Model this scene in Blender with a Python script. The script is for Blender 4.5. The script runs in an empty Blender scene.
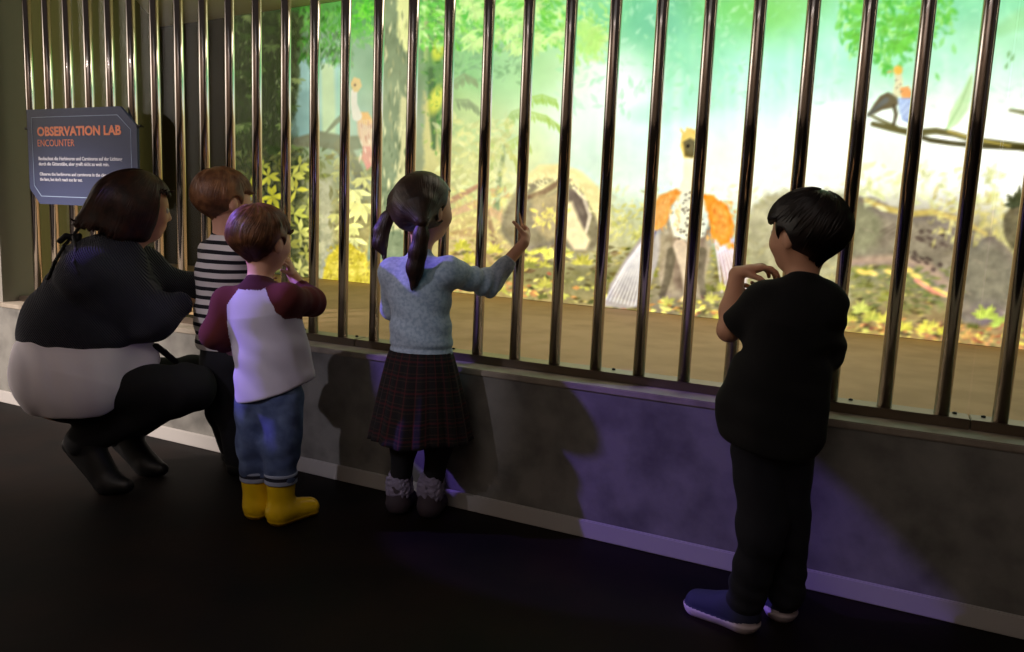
import bpy, bmesh, math, random
import numpy as np
from mathutils import Vector, Matrix, Euler

SC = bpy.context.scene
COL = SC.collection
# ------------------------------------------------------------------ camera
CAM = np.array([3.9386, -2.4118, 1.0305]); ROT = (1.43243, -0.04181, 0.45735); FPX = 762.4
cd = bpy.data.cameras.new('camera'); cam = bpy.data.objects.new('camera', cd); COL.objects.link(cam)
cam.location = CAM; cam.rotation_euler = ROT
cd.sensor_fit = 'HORIZONTAL'; cd.sensor_width = 36.0; cd.lens = FPX * 36.0 / 1024.0
cd.clip_start = 0.05; cd.clip_end = 100
SC.camera = cam
RM = np.array(Euler(ROT).to_matrix())

# ------------------------------------------------------------------ world, lights, exposure
w = bpy.data.worlds.new('dark_hall'); SC.world = w; w.use_nodes = True
w.node_tree.nodes['Background'].inputs[0].default_value = (0.62, 0.5, 0.46, 1)
w.node_tree.nodes['Background'].inputs[1].default_value = 0.05
SC.view_settings.view_transform = 'Standard'; SC.view_settings.look = 'None'
SC.view_settings.exposure = 0.0; SC.view_settings.gamma = 1.0
SC.view_settings.use_curve_mapping = False

def aim(o, loc, target):
    o.location = loc
    o.rotation_euler = (Vector(target) - Vector(loc)).to_track_quat('-Z', 'Y').to_euler()

def area(name, loc, target, size, power, color):
    l = bpy.data.lights.new(name, 'AREA'); l.size = size; l.energy = power; l.color = color
    o = bpy.data.objects.new(name, l); COL.objects.link(o); aim(o, loc, target); return o

def spot(name, loc, target, deg, power, color, blend=0.3, radius=0.03):
    l = bpy.data.lights.new(name, 'SPOT'); l.spot_size = math.radians(deg); l.energy = power; l.color = color
    l.spot_blend = blend; l.shadow_soft_size = radius
    o = bpy.data.objects.new(name, l); COL.objects.link(o); aim(o, loc, target); return o

PIC = 1.28
# hall projector far left: violet light raking past the children to the low wall
spot('violet_projector', (-0.5, -2.1, 2.65), (3.14, -0.12, 0.16), 12.9, 680, (0.27, 0.16, 1.0), 0.06, 0.03)
spot('cyan_beam', (4.3, -2.6, 2.5), (2.72, -0.35, 0.80), 7, 16, (0.25, 0.85, 1.0), 0.5, 0.02)
# pale hall lights from behind, over the woman and the smaller children
spot('hall_downlight', (-0.3, -3.0, 2.6), (0.45, -0.3, 0.22), 37, 1250, (1.0, 0.87, 0.80), 0.8, 0.05)
spot('sign_fill', (1.2, -3.2, 2.9), (0.62, -0.04, 1.26), 15, 95, (1.0, 0.90, 0.92), 0.9, 0.05)  # added narrow fill to brighten the sign
spot('back_light', (1.6, -3.6, 2.6), (2.12, -0.45, 0.78), 20, 130, (0.90, 0.84, 1.0), 0.6, 0.04)
area('hall_wash', (3.4, -4.4, 3.0), (2.8, -0.2, 0.8), 3.4, 4, (0.95, 0.95, 0.95))
area('left_wall_fill', (-1.3, -2.2, 2.6), (-2.6, -2.2, 2.4), 1.6, 150, (1.0, 0.94, 0.86))  # added lamp on the unseen left wall, to whiten the bars' edges
area('alcove_wall_fill', (1.8, 1.1, 2.2), (-1.2, 1.5, 1.5), 0.7, 5, (1.0, 1.0, 0.62))  # added fill standing in for screen bounce on the alcove walls
area('alcove_floor_fill', (3.0, 0.9, 2.52), (3.0, 1.2, 0.5), 0.9, 11, (1.0, 0.86, 0.70))  # added fill to warm and brighten the alcove floor
area('back_wall_fill', (3.2, -3.4, 3.4), (3.2, -4.7, 0.7), 2.0, 38, (1.0, 0.88, 0.82))  # added lamp on the unseen back wall, to lift the bars' dark reflections


# ------------------------------------------------------------------ geometry helpers
def rays(uv):
    uv = np.asarray(uv, float).reshape(-1, 2)
    v = np.stack([(uv[:, 0] - 512) / FPX, -(uv[:, 1] - 326) / FPX, -np.ones(len(uv))], 1)
    return v @ RM.T
def project(P):
    v = (np.asarray(P, float) - CAM) @ RM
    return 512 - FPX * v[..., 0] / v[..., 2], 326 + FPX * v[..., 1] / v[..., 2]
def on_floor(u, v, z=0.0):
    r = rays((u, v))[0]; return CAM + r * ((z - CAM[2]) / r[2])
def on_bars(u, v, y=0.0):
    r = rays((u, v))[0]; return CAM + r * ((y - CAM[1]) / r[1])

def lin(c):
    c = np.asarray(c, float) / 255.0
    return np.where(c <= 0.04045, c / 12.92, ((c + 0.055) / 1.055) ** 2.4)
def L4(c):
    return tuple(lin(c)) + (1.0,)

def link(name, me, mat=None, parent=None, smooth=False):
    me.name = name
    o = bpy.data.objects.new(name, me); COL.objects.link(o)
    if mat is not None:
        me.materials.append(mat)
    if smooth:
        me.polygons.foreach_set('use_smooth', np.ones(len(me.polygons), bool))
    if parent is not None:
        o.parent = parent
        if parent.type == 'EMPTY': o.matrix_parent_inverse = Matrix.Translation(-parent.location)
    return o
def tag(o, label=None, cat=None, group=None, kind=None):
    for k, v in (('label', label), ('category', cat), ('group', group), ('kind', kind)):
        if v: o[k] = v
    return o
def empty(name, loc, label, cat, group=None):
    o = bpy.data.objects.new(name, None); COL.objects.link(o); o.location = loc
    o.empty_display_size = 0.1
    return tag(o, label, cat, group)
def mesh_np(V, F):
    """quads or triangles (numpy) to a mesh, quickly"""
    me = bpy.data.meshes.new('m'); V = np.asarray(V, np.float32); F = np.asarray(F, np.int32)
    n, k = F.shape
    me.vertices.add(len(V)); me.vertices.foreach_set('co', V.ravel())
    me.loops.add(n * k); me.loops.foreach_set('vertex_index', F.ravel())
    me.polygons.add(n); me.polygons.foreach_set('loop_start', np.arange(0, n * k, k, dtype=np.int32))
    me.update(calc_edges=True); me.validate()
    return me
def bm_mesh(bm):
    me = bpy.data.meshes.new('m'); bm.normal_update(); bm.to_mesh(me); bm.free(); return me
def bx(bm, x0, x1, y0, y1, z0, z1, bevel=0.0):
    r = bmesh.ops.create_cube(bm, size=1.0)
    bmesh.ops.scale(bm, vec=(x1 - x0, y1 - y0, z1 - z0), verts=r['verts'])
    bmesh.ops.translate(bm, vec=((x0 + x1) / 2, (y0 + y1) / 2, (z0 + z1) / 2), verts=r['verts'])
    if bevel > 0:
        es = list({e for v in r['verts'] for e in v.link_edges})
        bmesh.ops.bevel(bm, geom=es, offset=bevel, segments=2, affect='EDGES')
    return bm
def box(name, x0, x1, y0, y1, z0, z1, mat, parent=None, bevel=0.0):
    return link(name, bm_mesh(bx(bmesh.new(), x0, x1, y0, y1, z0, z1, bevel)), mat, parent)
def cyl(bm, p, q, r, seg=20, r2=None):
    p, q = Vector(p), Vector(q); d = q - p
    c = bmesh.ops.create_cone(bm, cap_ends=True, segments=seg, radius1=r, radius2=r if r2 is None else r2, depth=d.length)
    bmesh.ops.transform(bm, matrix=Matrix.Translation((p + q) / 2) @ d.to_track_quat('Z', 'Y').to_matrix().to_4x4(), verts=c['verts'])
    return bm
def smooth_sides(o):
    me = o.data
    for p in me.polygons: p.use_smooth = len(p.vertices) == 4

# ------------------------------------------------------------------ materials
def mat(name, col, rough=0.7, metal=0.0, spec=0.5, bump=None, mix=None, coat=0.0, sheen=0.0):
    """bump=(scale, strength, distance); mix=(other colour, noise scale, low, high)"""
    m = bpy.data.materials.new(name); m.use_nodes = True
    nt = m.node_tree; b = nt.nodes['Principled BSDF']
    b.inputs['Base Color'].default_value = L4(col); b.inputs['Roughness'].default_value = rough
    b.inputs['Metallic'].default_value = metal; b.inputs['Specular IOR Level'].default_value = spec
    b.inputs['Coat Weight'].default_value = coat; b.inputs['Sheen Weight'].default_value = sheen
    tc = nt.nodes.new('ShaderNodeTexCoord')
    if mix:
        n = nt.nodes.new('ShaderNodeTexNoise'); n.inputs['Scale'].default_value = mix[1]; n.inputs['Detail'].default_value = 6
        nt.links.new(tc.outputs['Object'], n.inputs['Vector'])
        r = nt.nodes.new('ShaderNodeMapRange'); r.inputs[1].default_value = mix[2]; r.inputs[2].default_value = mix[3]
        nt.links.new(n.outputs[0], r.inputs[0])
        x = nt.nodes.new('ShaderNodeMix'); x.data_type = 'RGBA'
        x.inputs[6].default_value = L4(col); x.inputs[7].default_value = L4(mix[0])
        nt.links.new(r.outputs[0], x.inputs[0]); nt.links.new(x.outputs[2], b.inputs['Base Color'])
    if bump:
        n = nt.nodes.new('ShaderNodeTexNoise'); n.inputs['Scale'].default_value = bump[0]; n.inputs['Detail'].default_value = 4
        nt.links.new(tc.outputs['Object'], n.inputs['Vector'])
        p = nt.nodes.new('ShaderNodeBump'); p.inputs['Strength'].default_value = bump[1]; p.inputs['Distance'].default_value = bump[2]
        nt.links.new(n.outputs[0], p.inputs['Height']); nt.links.new(p.outputs[0], b.inputs['Normal'])
    return m
def wave_bump(m, scale, strength, dist, direction='Z', distort=0.0):
    nt = m.node_tree; b = nt.nodes['Principled BSDF']; tc = nt.nodes.new('ShaderNodeTexCoord')
    wv = nt.nodes.new('ShaderNodeTexWave'); wv.bands_direction = direction
    wv.inputs['Scale'].default_value = scale; wv.inputs['Distortion'].default_value = distort
    nt.links.new(tc.outputs['Object'], wv.inputs['Vector'])
    p = nt.nodes.new('ShaderNodeBump'); p.inputs['Strength'].default_value = strength; p.inputs['Distance'].default_value = dist
    nt.links.new(wv.outputs['Fac'], p.inputs['Height']); nt.links.new(p.outputs[0], b.inputs['Normal'])
    return m, wv

# ------------------------------------------------------------------ the setting
M_concrete = mat('raw concrete', (122, 120, 114), 0.75, bump=(35, 0.25, 0.004), mix=((86, 84, 80), 7.0, 0.42, 0.7))
M_ledge = mat('concrete ledge', (150, 140, 126), 0.6, bump=(60, 0.15, 0.002), mix=((120, 110, 98), 12, 0.4, 0.7))
M_skirt = mat('skirting paint', (170, 166, 162), 0.5)
M_floor = mat('dark hall floor', (24, 15, 12), 0.6, spec=0.12, bump=(6, 0.3, 0.004), mix=((9, 7, 7), 3.0, 0.35, 0.65))
M_deck = mat('tan screed floor', (196, 158, 122), 0.7, bump=(14, 0.2, 0.004), mix=((178, 142, 106), 5, 0.4, 0.65))
M_alcove = mat('olive grey wall paint', (112, 104, 74), 0.85, bump=(50, 0.1, 0.002))
M_ceiling = mat('pale ceiling paint', (205, 196, 166), 0.9)
M_backwall = mat('charcoal back wall', (84, 72, 36), 0.9)
M_jamb = mat('grey jamb paint', (120, 116, 108), 0.8, bump=(40, 0.1, 0.002))
def struct(o): o['kind'] = 'structure'; return o

SX, SY = -0.07097, 2.392                      # the screen plane: y = SY + SX * x
def at_screen(x, off=0.0): return SY + SX * x - off
struct(box('floor', -5, 9, -5, 0.0, -0.1, 0.0, M_floor))
struct(box('wall_front', -5, 9, -0.12, 0.10, 0.0, 0.49, M_concrete))
struct(box('trim_1', -5, 9, -0.125, 0.10, 0.49, 0.512, M_ledge, bevel=0.003))
struct(box('baseboard_front', -5, 9, -0.134, -0.12, 0.0, 0.06, M_skirt, bevel=0.003))
bm = bmesh.new()
pts = [(-2.9, 0.10), (9, 0.10), (9, 3.2), (-2.9, 3.2)]
bx(bm, -3.2, 9, 0.10, 3.2, 0.40, 0.50)
struct(link('floor_alcove', bm_mesh(bm), M_deck))
def slab(name, a, b, z0, z1, t, m):
    """upright wall from a to b (x, y), t thick on its left-hand side"""
    a, b = Vector(a), Vector(b); d = (b - a).normalized(); n = Vector((-d.y, d.x)) * t
    bm = bmesh.new(); c = [a, b, b + n, a + n]
    lo = [bm.verts.new((p.x, p.y, z0)) for p in c]; hi = [bm.verts.new((p.x, p.y, z1)) for p in c]
    bm.faces.new(lo[::-1]); bm.faces.new(hi)
    for i in range(4): bm.faces.new((lo[i], lo[(i + 1) % 4], hi[(i + 1) % 4], hi[i]))
    bmesh.ops.recalc_face_normals(bm, faces=bm.faces)
    return struct(link(name, bm_mesh(bm), m))
CZ = 2.60
slab('wall_back', (9, at_screen(9)), (-2.3, at_screen(-2.3)), 0.5, CZ, -0.12, M_backwall)
slab('wall_left', (-0.045, 0.10), (-2.068, 2.539), 0.5, CZ, 0.12, M_alcove)
struct(box('ceiling', -3.2, 9, 0.10, 3.2, CZ, CZ + 0.1, M_ceiling))
slab('wall_right', (6.2, 2.2), (6.2, 0.1), 0.5, CZ, 0.12, M_alcove)
struct(box('wall_left_front', -5, -0.045, -0.10, 0.10, 0.512, 3.3, M_jamb))
struct(box('wall_right_front', 5.603, 9, -0.10, 0.10, 0.512, CZ, M_jamb))
struct(box('trim_2', -5, 9, -0.10, 0.10, CZ, 3.3, M_jamb))

M_hallwall = mat('pale hall wall', (190, 184, 178), 0.8)
struct(box('wall_left_unseen', -2.7, -2.6, -5, -0.12, 0.0, 4.6, M_hallwall))  # unseen wall, added for the bars to mirror as edge highlights
struct(box('wall_back_unseen', -2.7, 9, -4.8, -4.7, 0.0, 4.6, mat('brown grey hall wall', (160, 138, 122), 0.85)))  # unseen wall, added so the lower bars reflect something lighter
# ------------------------------------------------------------------ barred panels
M_steel = mat('polished steel tube', (214, 206, 200), 0.13, metal=1.0)
M_rail = mat('brushed steel rail', (120, 108, 96), 0.38, metal=1.0)
M_screw = mat('screw heads', (40, 38, 36), 0.4, metal=1.0)
M_glass = bpy.data.materials.new('clear glass pane'); M_glass.use_nodes = True
nt = M_glass.node_tree; nt.nodes.remove(nt.nodes['Principled BSDF'])
tr = nt.nodes.new('ShaderNodeBsdfTransparent'); gl = nt.nodes.new('ShaderNodeBsdfGlossy'); gl.inputs['Roughness'].default_value = 0.02
tr.inputs[0].default_value = (0.985, 0.995, 0.98, 1)
lw = nt.nodes.new('ShaderNodeLayerWeight'); lw.inputs['Blend'].default_value = 0.5
pw = nt.nodes.new('ShaderNodeMath'); pw.operation = 'POWER'; pw.inputs[1].default_value = 5.0; nt.links.new(lw.outputs['Facing'], pw.inputs[0])
fr = nt.nodes.new('ShaderNodeMapRange'); fr.inputs[3].default_value = 0.012; fr.inputs[4].default_value = 0.4; nt.links.new(pw.outputs[0], fr.inputs[0])
mx = nt.nodes.new('ShaderNodeMixShader')
nt.links.new(fr.outputs[0], mx.inputs[0]); nt.links.new(tr.outputs[0], mx.inputs[1]); nt.links.new(gl.outputs[0], mx.inputs[2])
nt.links.new(mx.outputs[0], nt.nodes['Material Output'].inputs[0])

BARX = [0.088, 0.236, 0.386, 0.533, 0.680, 0.825, 0.975, 1.124, 1.271, 1.420, 1.569, 1.723, 1.870, 2.020, 2.172,
        2.324, 2.476, 2.633, 2.785, 2.938, 3.090, 3.241, 3.390, 3.534, 3.682, 3.829, 3.973, 4.118, 4.258]
BARX += [4.258 + 0.145 * k for k in range(1, 10)]
RZ = 0.541
bar_bm = bmesh.new(); cyl(bar_bm, (0, 0, 0), (0, 0, 2.2), 0.0198, 32); bar_me = bm_mesh(bar_bm); bar_me.materials.append(M_steel)
screw_bm = bmesh.new(); cyl(screw_bm, (0, 0, -0.001), (0, 0, 0.004), 0.006, 12); cyl(screw_bm, (0, 0, 0.004), (0, 0, 0.005), 0.003, 6)
screw_me = bm_mesh(screw_bm); screw_me.materials.append(M_screw)
for p in bar_me.polygons: p.use_smooth = len(p.vertices) == 4
def panel(x0, x1, bars, label):
    r = empty('bar_screen', ((x0 + x1) / 2, 0, 0.512), label, 'metal bars', 'steel bar screens along the ledge')
    box('bottom_rail', x0 + 0.0015, x1 - 0.0015, -0.024, 0.055, 0.512, RZ, M_rail, r, bevel=0.002)
    box('top_rail', x0 + 0.0015, x1 - 0.0015, -0.024, 0.055, 2.55, 2.58, M_rail, r, bevel=0.002)
    for x in bars:
        o = link('bar', bar_me, None, r); o.location = (x, 0, RZ - 0.004); o.scale.z = (2.556 - RZ) / 2.2
    box('glass_pane', x0 + 0.003, x1 - 0.003, 0.070, 0.078, 0.512, CZ, M_glass, r)
    for x in (x0 + 0.035, x1 - 0.035, x0 + 0.36, x1 - 0.36, (x0 + x1) / 2):
        if min(abs(x - b) for b in bars) < 0.027: x += 0.055
        o = link('screw', screw_me, None, r); o.location = (x, 0.036, RZ)
    return r
panel(-0.04, 2.097, BARX[:14], 'left section of polished steel bars, behind the blue sign and crouching woman')
panel(2.097, 4.188, BARX[14:28], 'middle section of polished steel bars, between girl in grey and boy in black')
panel(4.188, 5.60, BARX[28:], 'right-hand end section of polished steel bars, past the boy in black')

# ------------------------------------------------------------------ the sign on the bars
M_sign = mat('slate blue sign panel', (54, 62, 96), 0.5, spec=0.35)
M_signline = mat('pale sign line', (150, 170, 200), 0.5)
M_title = mat('orange sign lettering', (255, 150, 105), 0.5)
M_text = mat('white sign lettering', (225, 225, 235), 0.5)
def sgn(u, v, y): return on_bars(u, v, y)
sy = -0.046
sg = empty('sign', (0.51, sy, 1.01), 'blue panel sign with orange OBSERVATION LAB title hanging on the left bars', 'sign')
def sign_shape(k):       # x, z outline, inset by k
    return [(0.128 + k, 1.46 - k), (0.800 - k * .5, 1.46 - k), (0.906 - k, 1.372 - k * .4), (0.906 - k, 1.085 + k * .4), (0.84 - k * .4, 1.012 + k),
            (0.202 + k * .4, 1.012 + k), (0.128 + k, 1.085 + k * .4)]
def prism(pts, y0, y1):
    bm = bmesh.new()
    a = [bm.verts.new((x, y0, z)) for x, z in pts]; b = [bm.verts.new((x, y1, z)) for x, z in pts]
    bm.faces.new(a); bm.faces.new(b[::-1])
    for i in range(len(pts)): bm.faces.new((a[i], b[i], b[(i + 1) % len(pts)], a[(i + 1) % len(pts)]))
    bmesh.ops.recalc_face_normals(bm, faces=bm.faces); return bm
link('panel', bm_mesh(prism(sign_shape(0), sy, sy + 0.012)), M_sign, sg)
bm = bmesh.new(); o_, i_ = sign_shape(0.036), sign_shape(0.039)
for i in range(len(o_)):
    j = (i + 1) % len(o_)
    q = [(o_[i], sy - 0.0012), (o_[j], sy - 0.0012), (i_[j], sy - 0.0012), (i_[i], sy - 0.0012)]
    vs = [bm.verts.new((p[0], y, p[1])) for p, y in q]; f = bm.faces.new(vs)
    e = bmesh.ops.extrude_face_region(bm, geom=[f])
    bmesh.ops.translate(bm, vec=(0, 0.0012, 0), verts=[g for g in e['geom'] if isinstance(g, bmesh.types.BMVert)])
bmesh.ops.recalc_face_normals(bm, faces=bm.faces)
link('border_line', bm_mesh(bm), M_signline, sg)
def text(name, s, x, z, size, width, m, bold=0.0):
    c = bpy.data.curves.new(name, 'FONT'); c.body = s; c.size = size; c.extrude = 0.0006; c.offset = bold; c.resolution_u = 3
    t = bpy.data.objects.new(name, c); COL.objects.link(t)
    dg = bpy.context.evaluated_depsgraph_get(); me = bpy.data.meshes.new_from_object(t.evaluated_get(dg))
    bpy.data.objects.remove(t)
    co = np.empty(len(me.vertices) * 3, np.float32); me.vertices.foreach_get('co', co); co = co.reshape(-1, 3)
    k = width / (co[:, 0].max() - co[:, 0].min())
    P = np.stack([x + (co[:, 0] - co[:, 0].min()) * k, sy - 0.0008 - co[:, 2], z + co[:, 1]], 1)
    me.vertices.foreach_set('co', P.astype(np.float32).ravel()); me.update()
    me.materials.clear()
    return link(name, me, m, sg)
text('title_lettering', 'OBSERVATION LAB', 0.205, 1.336, 0.058, 0.600, M_title, 0.0022)
text('subtitle_lettering', 'ENCOUNTER', 0.206, 1.286, 0.046, 0.272, M_title, -0.0004)
text('notice_lettering', 'Beobachtet die Herbivoren und Carnivoren auf der Lichtung', 0.208, 1.221, 0.023, 0.600, M_text, 0.0004)
text('notice_lettering', 'durch die Gitterst\u00e4be, aber greift nicht zu weit rein.', 0.208, 1.196, 0.023, 0.510, M_text, 0.0004)
text('notice_lettering', 'Observe the herbivores and carnivores in the clearing from', 0.212, 1.148, 0.022, 0.575, M_text, 0.0002)
text('notice_lettering', "the bars, but don't reach too far out.", 0.212, 1.123, 0.022, 0.315, M_text, 0.0002)
for x, z in ((0.118, 1.372), (0.916, 1.372)):
    b = bmesh.new(); cyl(b, (x - 0.012, sy + 0.006, z), (x + 0.012, sy + 0.006, z), 0.006, 12); cyl(b, (x, sy + 0.004, z), (x, -0.018, z), 0.004, 10)
    link('bracket', bm_mesh(b), M_screw, sg)

# ------------------------------------------------------------------ the projected jungle: a flat picture on the alcove's screen
STEP = 0.0072
X0S, X1S, Z0S, Z1S = -1.135, 5.6, 0.502, CZ - 0.002
NX = int((X1S - X0S) / STEP); NZ = int((Z1S - Z0S) / STEP)
gx = np.linspace(X0S, X1S, NX); gz = np.linspace(Z0S, Z1S, NZ)
GX, GZ = np.meshgrid(gx, gz)                                  # row 0 at the bottom
SCR = np.stack([GX, at_screen(GX, 0.02), GZ], -1)
U, V = project(SCR)                                            # drawing units on the screen
IMG = np.zeros((NZ, NX, 3)); ID = np.zeros((NZ, NX), int)
rng = np.random.default_rng(11)
def cell(u, v):
    r = rays((u, v))[0]; t = (SY - 0.02 + SX * CAM[0] - CAM[1]) / (r[1] - SX * r[0]); p = CAM + r * t
    return int((p[2] - Z0S) / (Z1S - Z0S) * (NZ - 1)), int((p[0] - X0S) / (X1S - X0S) * (NX - 1))
def window(u0, u1, v0, v1):
    c = [cell(a, b) for a in (u0, u1) for b in (v0, v1)]
    r0, r1 = max(0, min(x[0] for x in c) - 1), min(NZ, max(x[0] for x in c) + 2)
    c0, c1 = max(0, min(x[1] for x in c) - 1), min(NX, max(x[1] for x in c) + 2)
    return None if r1 <= r0 or c1 <= c0 else (slice(r0, r1), slice(c0, c1))
def put(w, m, col, pid=None):
    IMG[w] = IMG[w] * (1 - m[..., None]) + np.asarray(col, float) * m[..., None]
    if pid is not None: ID[w][m > 0.5] = pid
def sstep(x, a, b):
    t = np.clip((x - a) / (b - a), 0, 1); return t * t * (3 - 2 * t)
def vnoise(u, v, s, seed):
    g = np.random.default_rng(seed).random((97, 97)); x = (u / s) % 96; y = (v / s) % 96
    i = x.astype(int); j = y.astype(int); fx = x - i; fy = y - j; fx = fx * fx * (3 - 2 * fx); fy = fy * fy * (3 - 2 * fy)
    return (g[j, i] * (1 - fx) + g[j, i + 1] * fx) * (1 - fy) + (g[j + 1, i] * (1 - fx) + g[j + 1, i + 1] * fx) * fy
def fbm(u, v, s, seed):
    return vnoise(u, v, s, seed) * .5 + vnoise(u, v, s / 2.1, seed + 1) * .3 + vnoise(u, v, s / 4.3, seed + 2) * .2
def segd(u, v, a, b):
    ax, ay = a; bx_, by = b; dx, dy = bx_ - ax, by - ay; L = dx * dx + dy * dy + 1e-9
    t = np.clip(((u - ax) * dx + (v - ay) * dy) / L, 0, 1)
    return np.hypot(u - ax - t * dx, v - ay - t * dy), t
def poly(pts, col, alpha=1.0, soft=2.0, pid=None, rough=0.0, shade=None):
    pts = np.array(pts, float); m = soft + 2 + rough * 2
    w = window(pts[:, 0].min() - m, pts[:, 0].max() + m, pts[:, 1].min() - m, pts[:, 1].max() + m)
    if w is None: return
    u, v = U[w], V[w]; d = np.full(u.shape, 1e9); ins = np.zeros(u.shape, bool)
    for k in range(len(pts)):
        a, b = pts[k], pts[(k + 1) % len(pts)]
        d = np.minimum(d, segd(u, v, a, b)[0])
        cr = (a[1] > v) != (b[1] > v)
        with np.errstate(divide='ignore', invalid='ignore'):
            ins ^= cr & (u < (b[0] - a[0]) * (v - a[1]) / (b[1] - a[1]) + a[0])
    s = np.where(ins, d, -d)
    if rough: s = s + (fbm(u, v, 9, 5) - .5) * 2 * rough
    mk = sstep(s, -soft, soft) * alpha
    c = np.asarray(col, float)
    if shade is not None:
        c = c + (fbm(u, v, shade[0], 31)[..., None] - .5) * 2 * np.asarray(shade[1], float)
    put(w, mk, c, pid)
def stroke(pts, ws, col, alpha=1.0, soft=1.2, pid=None):
    pts = np.array(pts, float); ws = np.broadcast_to(np.asarray(ws, float), (len(pts),)); m = ws.max() + soft + 2
    w = window(pts[:, 0].min() - m, pts[:, 0].max() + m, pts[:, 1].min() - m, pts[:, 1].max() + m)
    if w is None: return
    u, v = U[w], V[w]; s = np.full(u.shape, -1e9)
    for k in range(len(pts) - 1):
        d, t = segd(u, v, pts[k], pts[k + 1]); s = np.maximum(s, ws[k] + (ws[k + 1] - ws[k]) * t - d)
    put(w, sstep(s, -soft, soft) * alpha, col, pid)
def ellipse(u, v, a, b, ang, col, alpha=1.0, soft=0.25, pid=None):
    m = max(a, b) * 1.4 + 1
    w = window(u - m, u + m, v - m, v + m)
    if w is None: return
    du, dv = U[w] - u, V[w] - v; c, s = math.cos(ang), math.sin(ang)
    q = np.hypot((du * c + dv * s) / a, (-du * s + dv * c) / b)
    put(w, (1 - sstep(q, 1 - soft, 1 + soft)) * alpha, col, pid)
def leaf(u, v, L, wd, ang, col, alpha=1.0):
    m = L + 1; w = window(u - m, u + m, v - m, v + m)
    if w is None: return
    du, dv = U[w] - u, V[w] - v; c, s = math.cos(ang), math.sin(ang)
    x = (du * c + dv * s) / L; y = (-du * s + dv * c)
    prof = wd * np.clip(1 - np.abs(2 * x - 1), 0, 1) ** 0.7 * (x > 0) * (x < 1)
    put(w, sstep(prof - np.abs(y), -0.6, 0.8) * (x > 0) * (x < 1) * alpha, col)
def scatter(n, area_, size, cols, alpha=0.7, ang=(0, 6.283), aspect=3.0, fn=None):
    u0, u1, v0, v1 = area_; cols = np.array(cols, float)
    for _ in range(n):
        u, v = rng.uniform(u0, u1), rng.uniform(v0, v1)
        if fn is not None and rng.random() > fn(u, v): continue
        k = rng.random(); c = cols[rng.integers(len(cols) - 1)]; c2 = cols[rng.integers(len(cols))]
        L = rng.uniform(*size); leaf(u, v, L, L / aspect / 1.6, rng.uniform(*ang), c * k + c2 * (1 - k), alpha * rng.uniform(.5, 1))
def cluster(u, v, n, L, col, alpha=0.9, a0=0, a1=6.283, wd=None):
    """a spray of pointed leaves round one point"""
    for k in range(n):
        a = a0 + (a1 - a0) * (k + rng.uniform(-.3, .3)) / max(1, n - 1)
        l = L * rng.uniform(.7, 1.15); leaf(u, v, l, (wd or L / 5.5) * rng.uniform(.8, 1.2), a, np.array(col) * rng.uniform(.88, 1.06), alpha)
def frond(pts, wd, col, alpha=.8):
    """drooping palm frond: rib with hanging leaflets"""
    pts = np.array(pts, float); stroke(pts, 1.0, col, alpha)
    for k in range(len(pts) - 1):
        for t in np.linspace(0, 1, 7):
            p = pts[k] * (1 - t) + pts[k + 1] * t
            leaf(p[0], p[1], wd * rng.uniform(.8, 1.1), 1.6, 1.25 + rng.uniform(-.25, .25), col, alpha)

# soft colour fields first
CU = [225, 290, 350, 410, 470, 530, 590, 650, 710, 770, 830, 890, 950, 1030]
CV = [0, 60, 120, 180, 230, 280, 345]
CC = [
 [(56,92,28),(58,104,40),(78,150,62),(98,160,88),(112,192,92),(150,212,116),(140,212,140),(120,203,150),(126,206,148),(140,216,150),(146,222,165),(125,212,138),(132,212,160),(145,222,170)],
 [(76,84,44),(96,118,76),(128,168,128),(122,146,106),(150,200,130),(165,212,155),(192,234,178),(172,234,200),(155,226,190),(165,236,205),(180,240,212),(160,228,178),(185,236,206),(200,240,215)],
 [(80,84,50),(116,142,112),(165,192,168),(138,150,118),(188,206,140),(210,230,175),(222,246,222),(214,250,238),(220,250,238),(220,250,240),(232,253,244),(242,252,238),(250,253,240),(253,254,246)],
 [(90,94,50),(128,130,78),(158,158,118),(146,148,110),(205,202,136),(220,222,165),(222,236,206),(226,246,228),(244,250,226),(250,252,224),(253,252,232),(250,248,220),(252,250,232),(253,250,236)],
 [(98,104,46),(150,150,84),(172,160,98),(164,152,98),(212,188,118),(200,180,130),(206,196,140),(194,192,140),(198,194,150),(196,188,150),(160,150,116),(150,136,108),(168,152,112),(186,176,124)],
 [(100,100,52),(150,146,92),(172,158,80),(172,152,84),(196,170,96),(168,150,90),(156,144,94),(152,138,106),(146,134,92),(154,148,98),(146,142,92),(136,128,84),(134,124,90),(140,130,88)],
 [(128,108,62),(150,128,70),(168,142,76),(170,140,76),(186,150,86),(186,146,84),(176,142,84),(160,136,90),(166,146,86),(176,152,84),(178,150,80),(170,140,76),(168,136,80),(166,136,84)]]
CC = np.array(CC, float)
def field():
    fu = np.interp(U, CU, np.arange(len(CU))); fv = np.interp(V, CV, np.arange(len(CV)))
    i = np.minimum(fu.astype(int), len(CU) - 2); j = np.minimum(fv.astype(int), len(CV) - 2)
    a = (fu - i); b = (fv - j); a = (a * a * (3 - 2 * a))[..., None]; b = (b * b * (3 - 2 * b))[..., None]
    return (CC[j, i] * (1 - a) + CC[j, i + 1] * a) * (1 - b) + (CC[j + 1, i] * (1 - a) + CC[j + 1, i + 1] * a) * b
IMG[:] = field()
IMG += ((fbm(U, V, 34, 3) - .5) * 30)[..., None] * np.array([1, .8, 1]) * sstep(V, 400, 20)[..., None]

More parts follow.
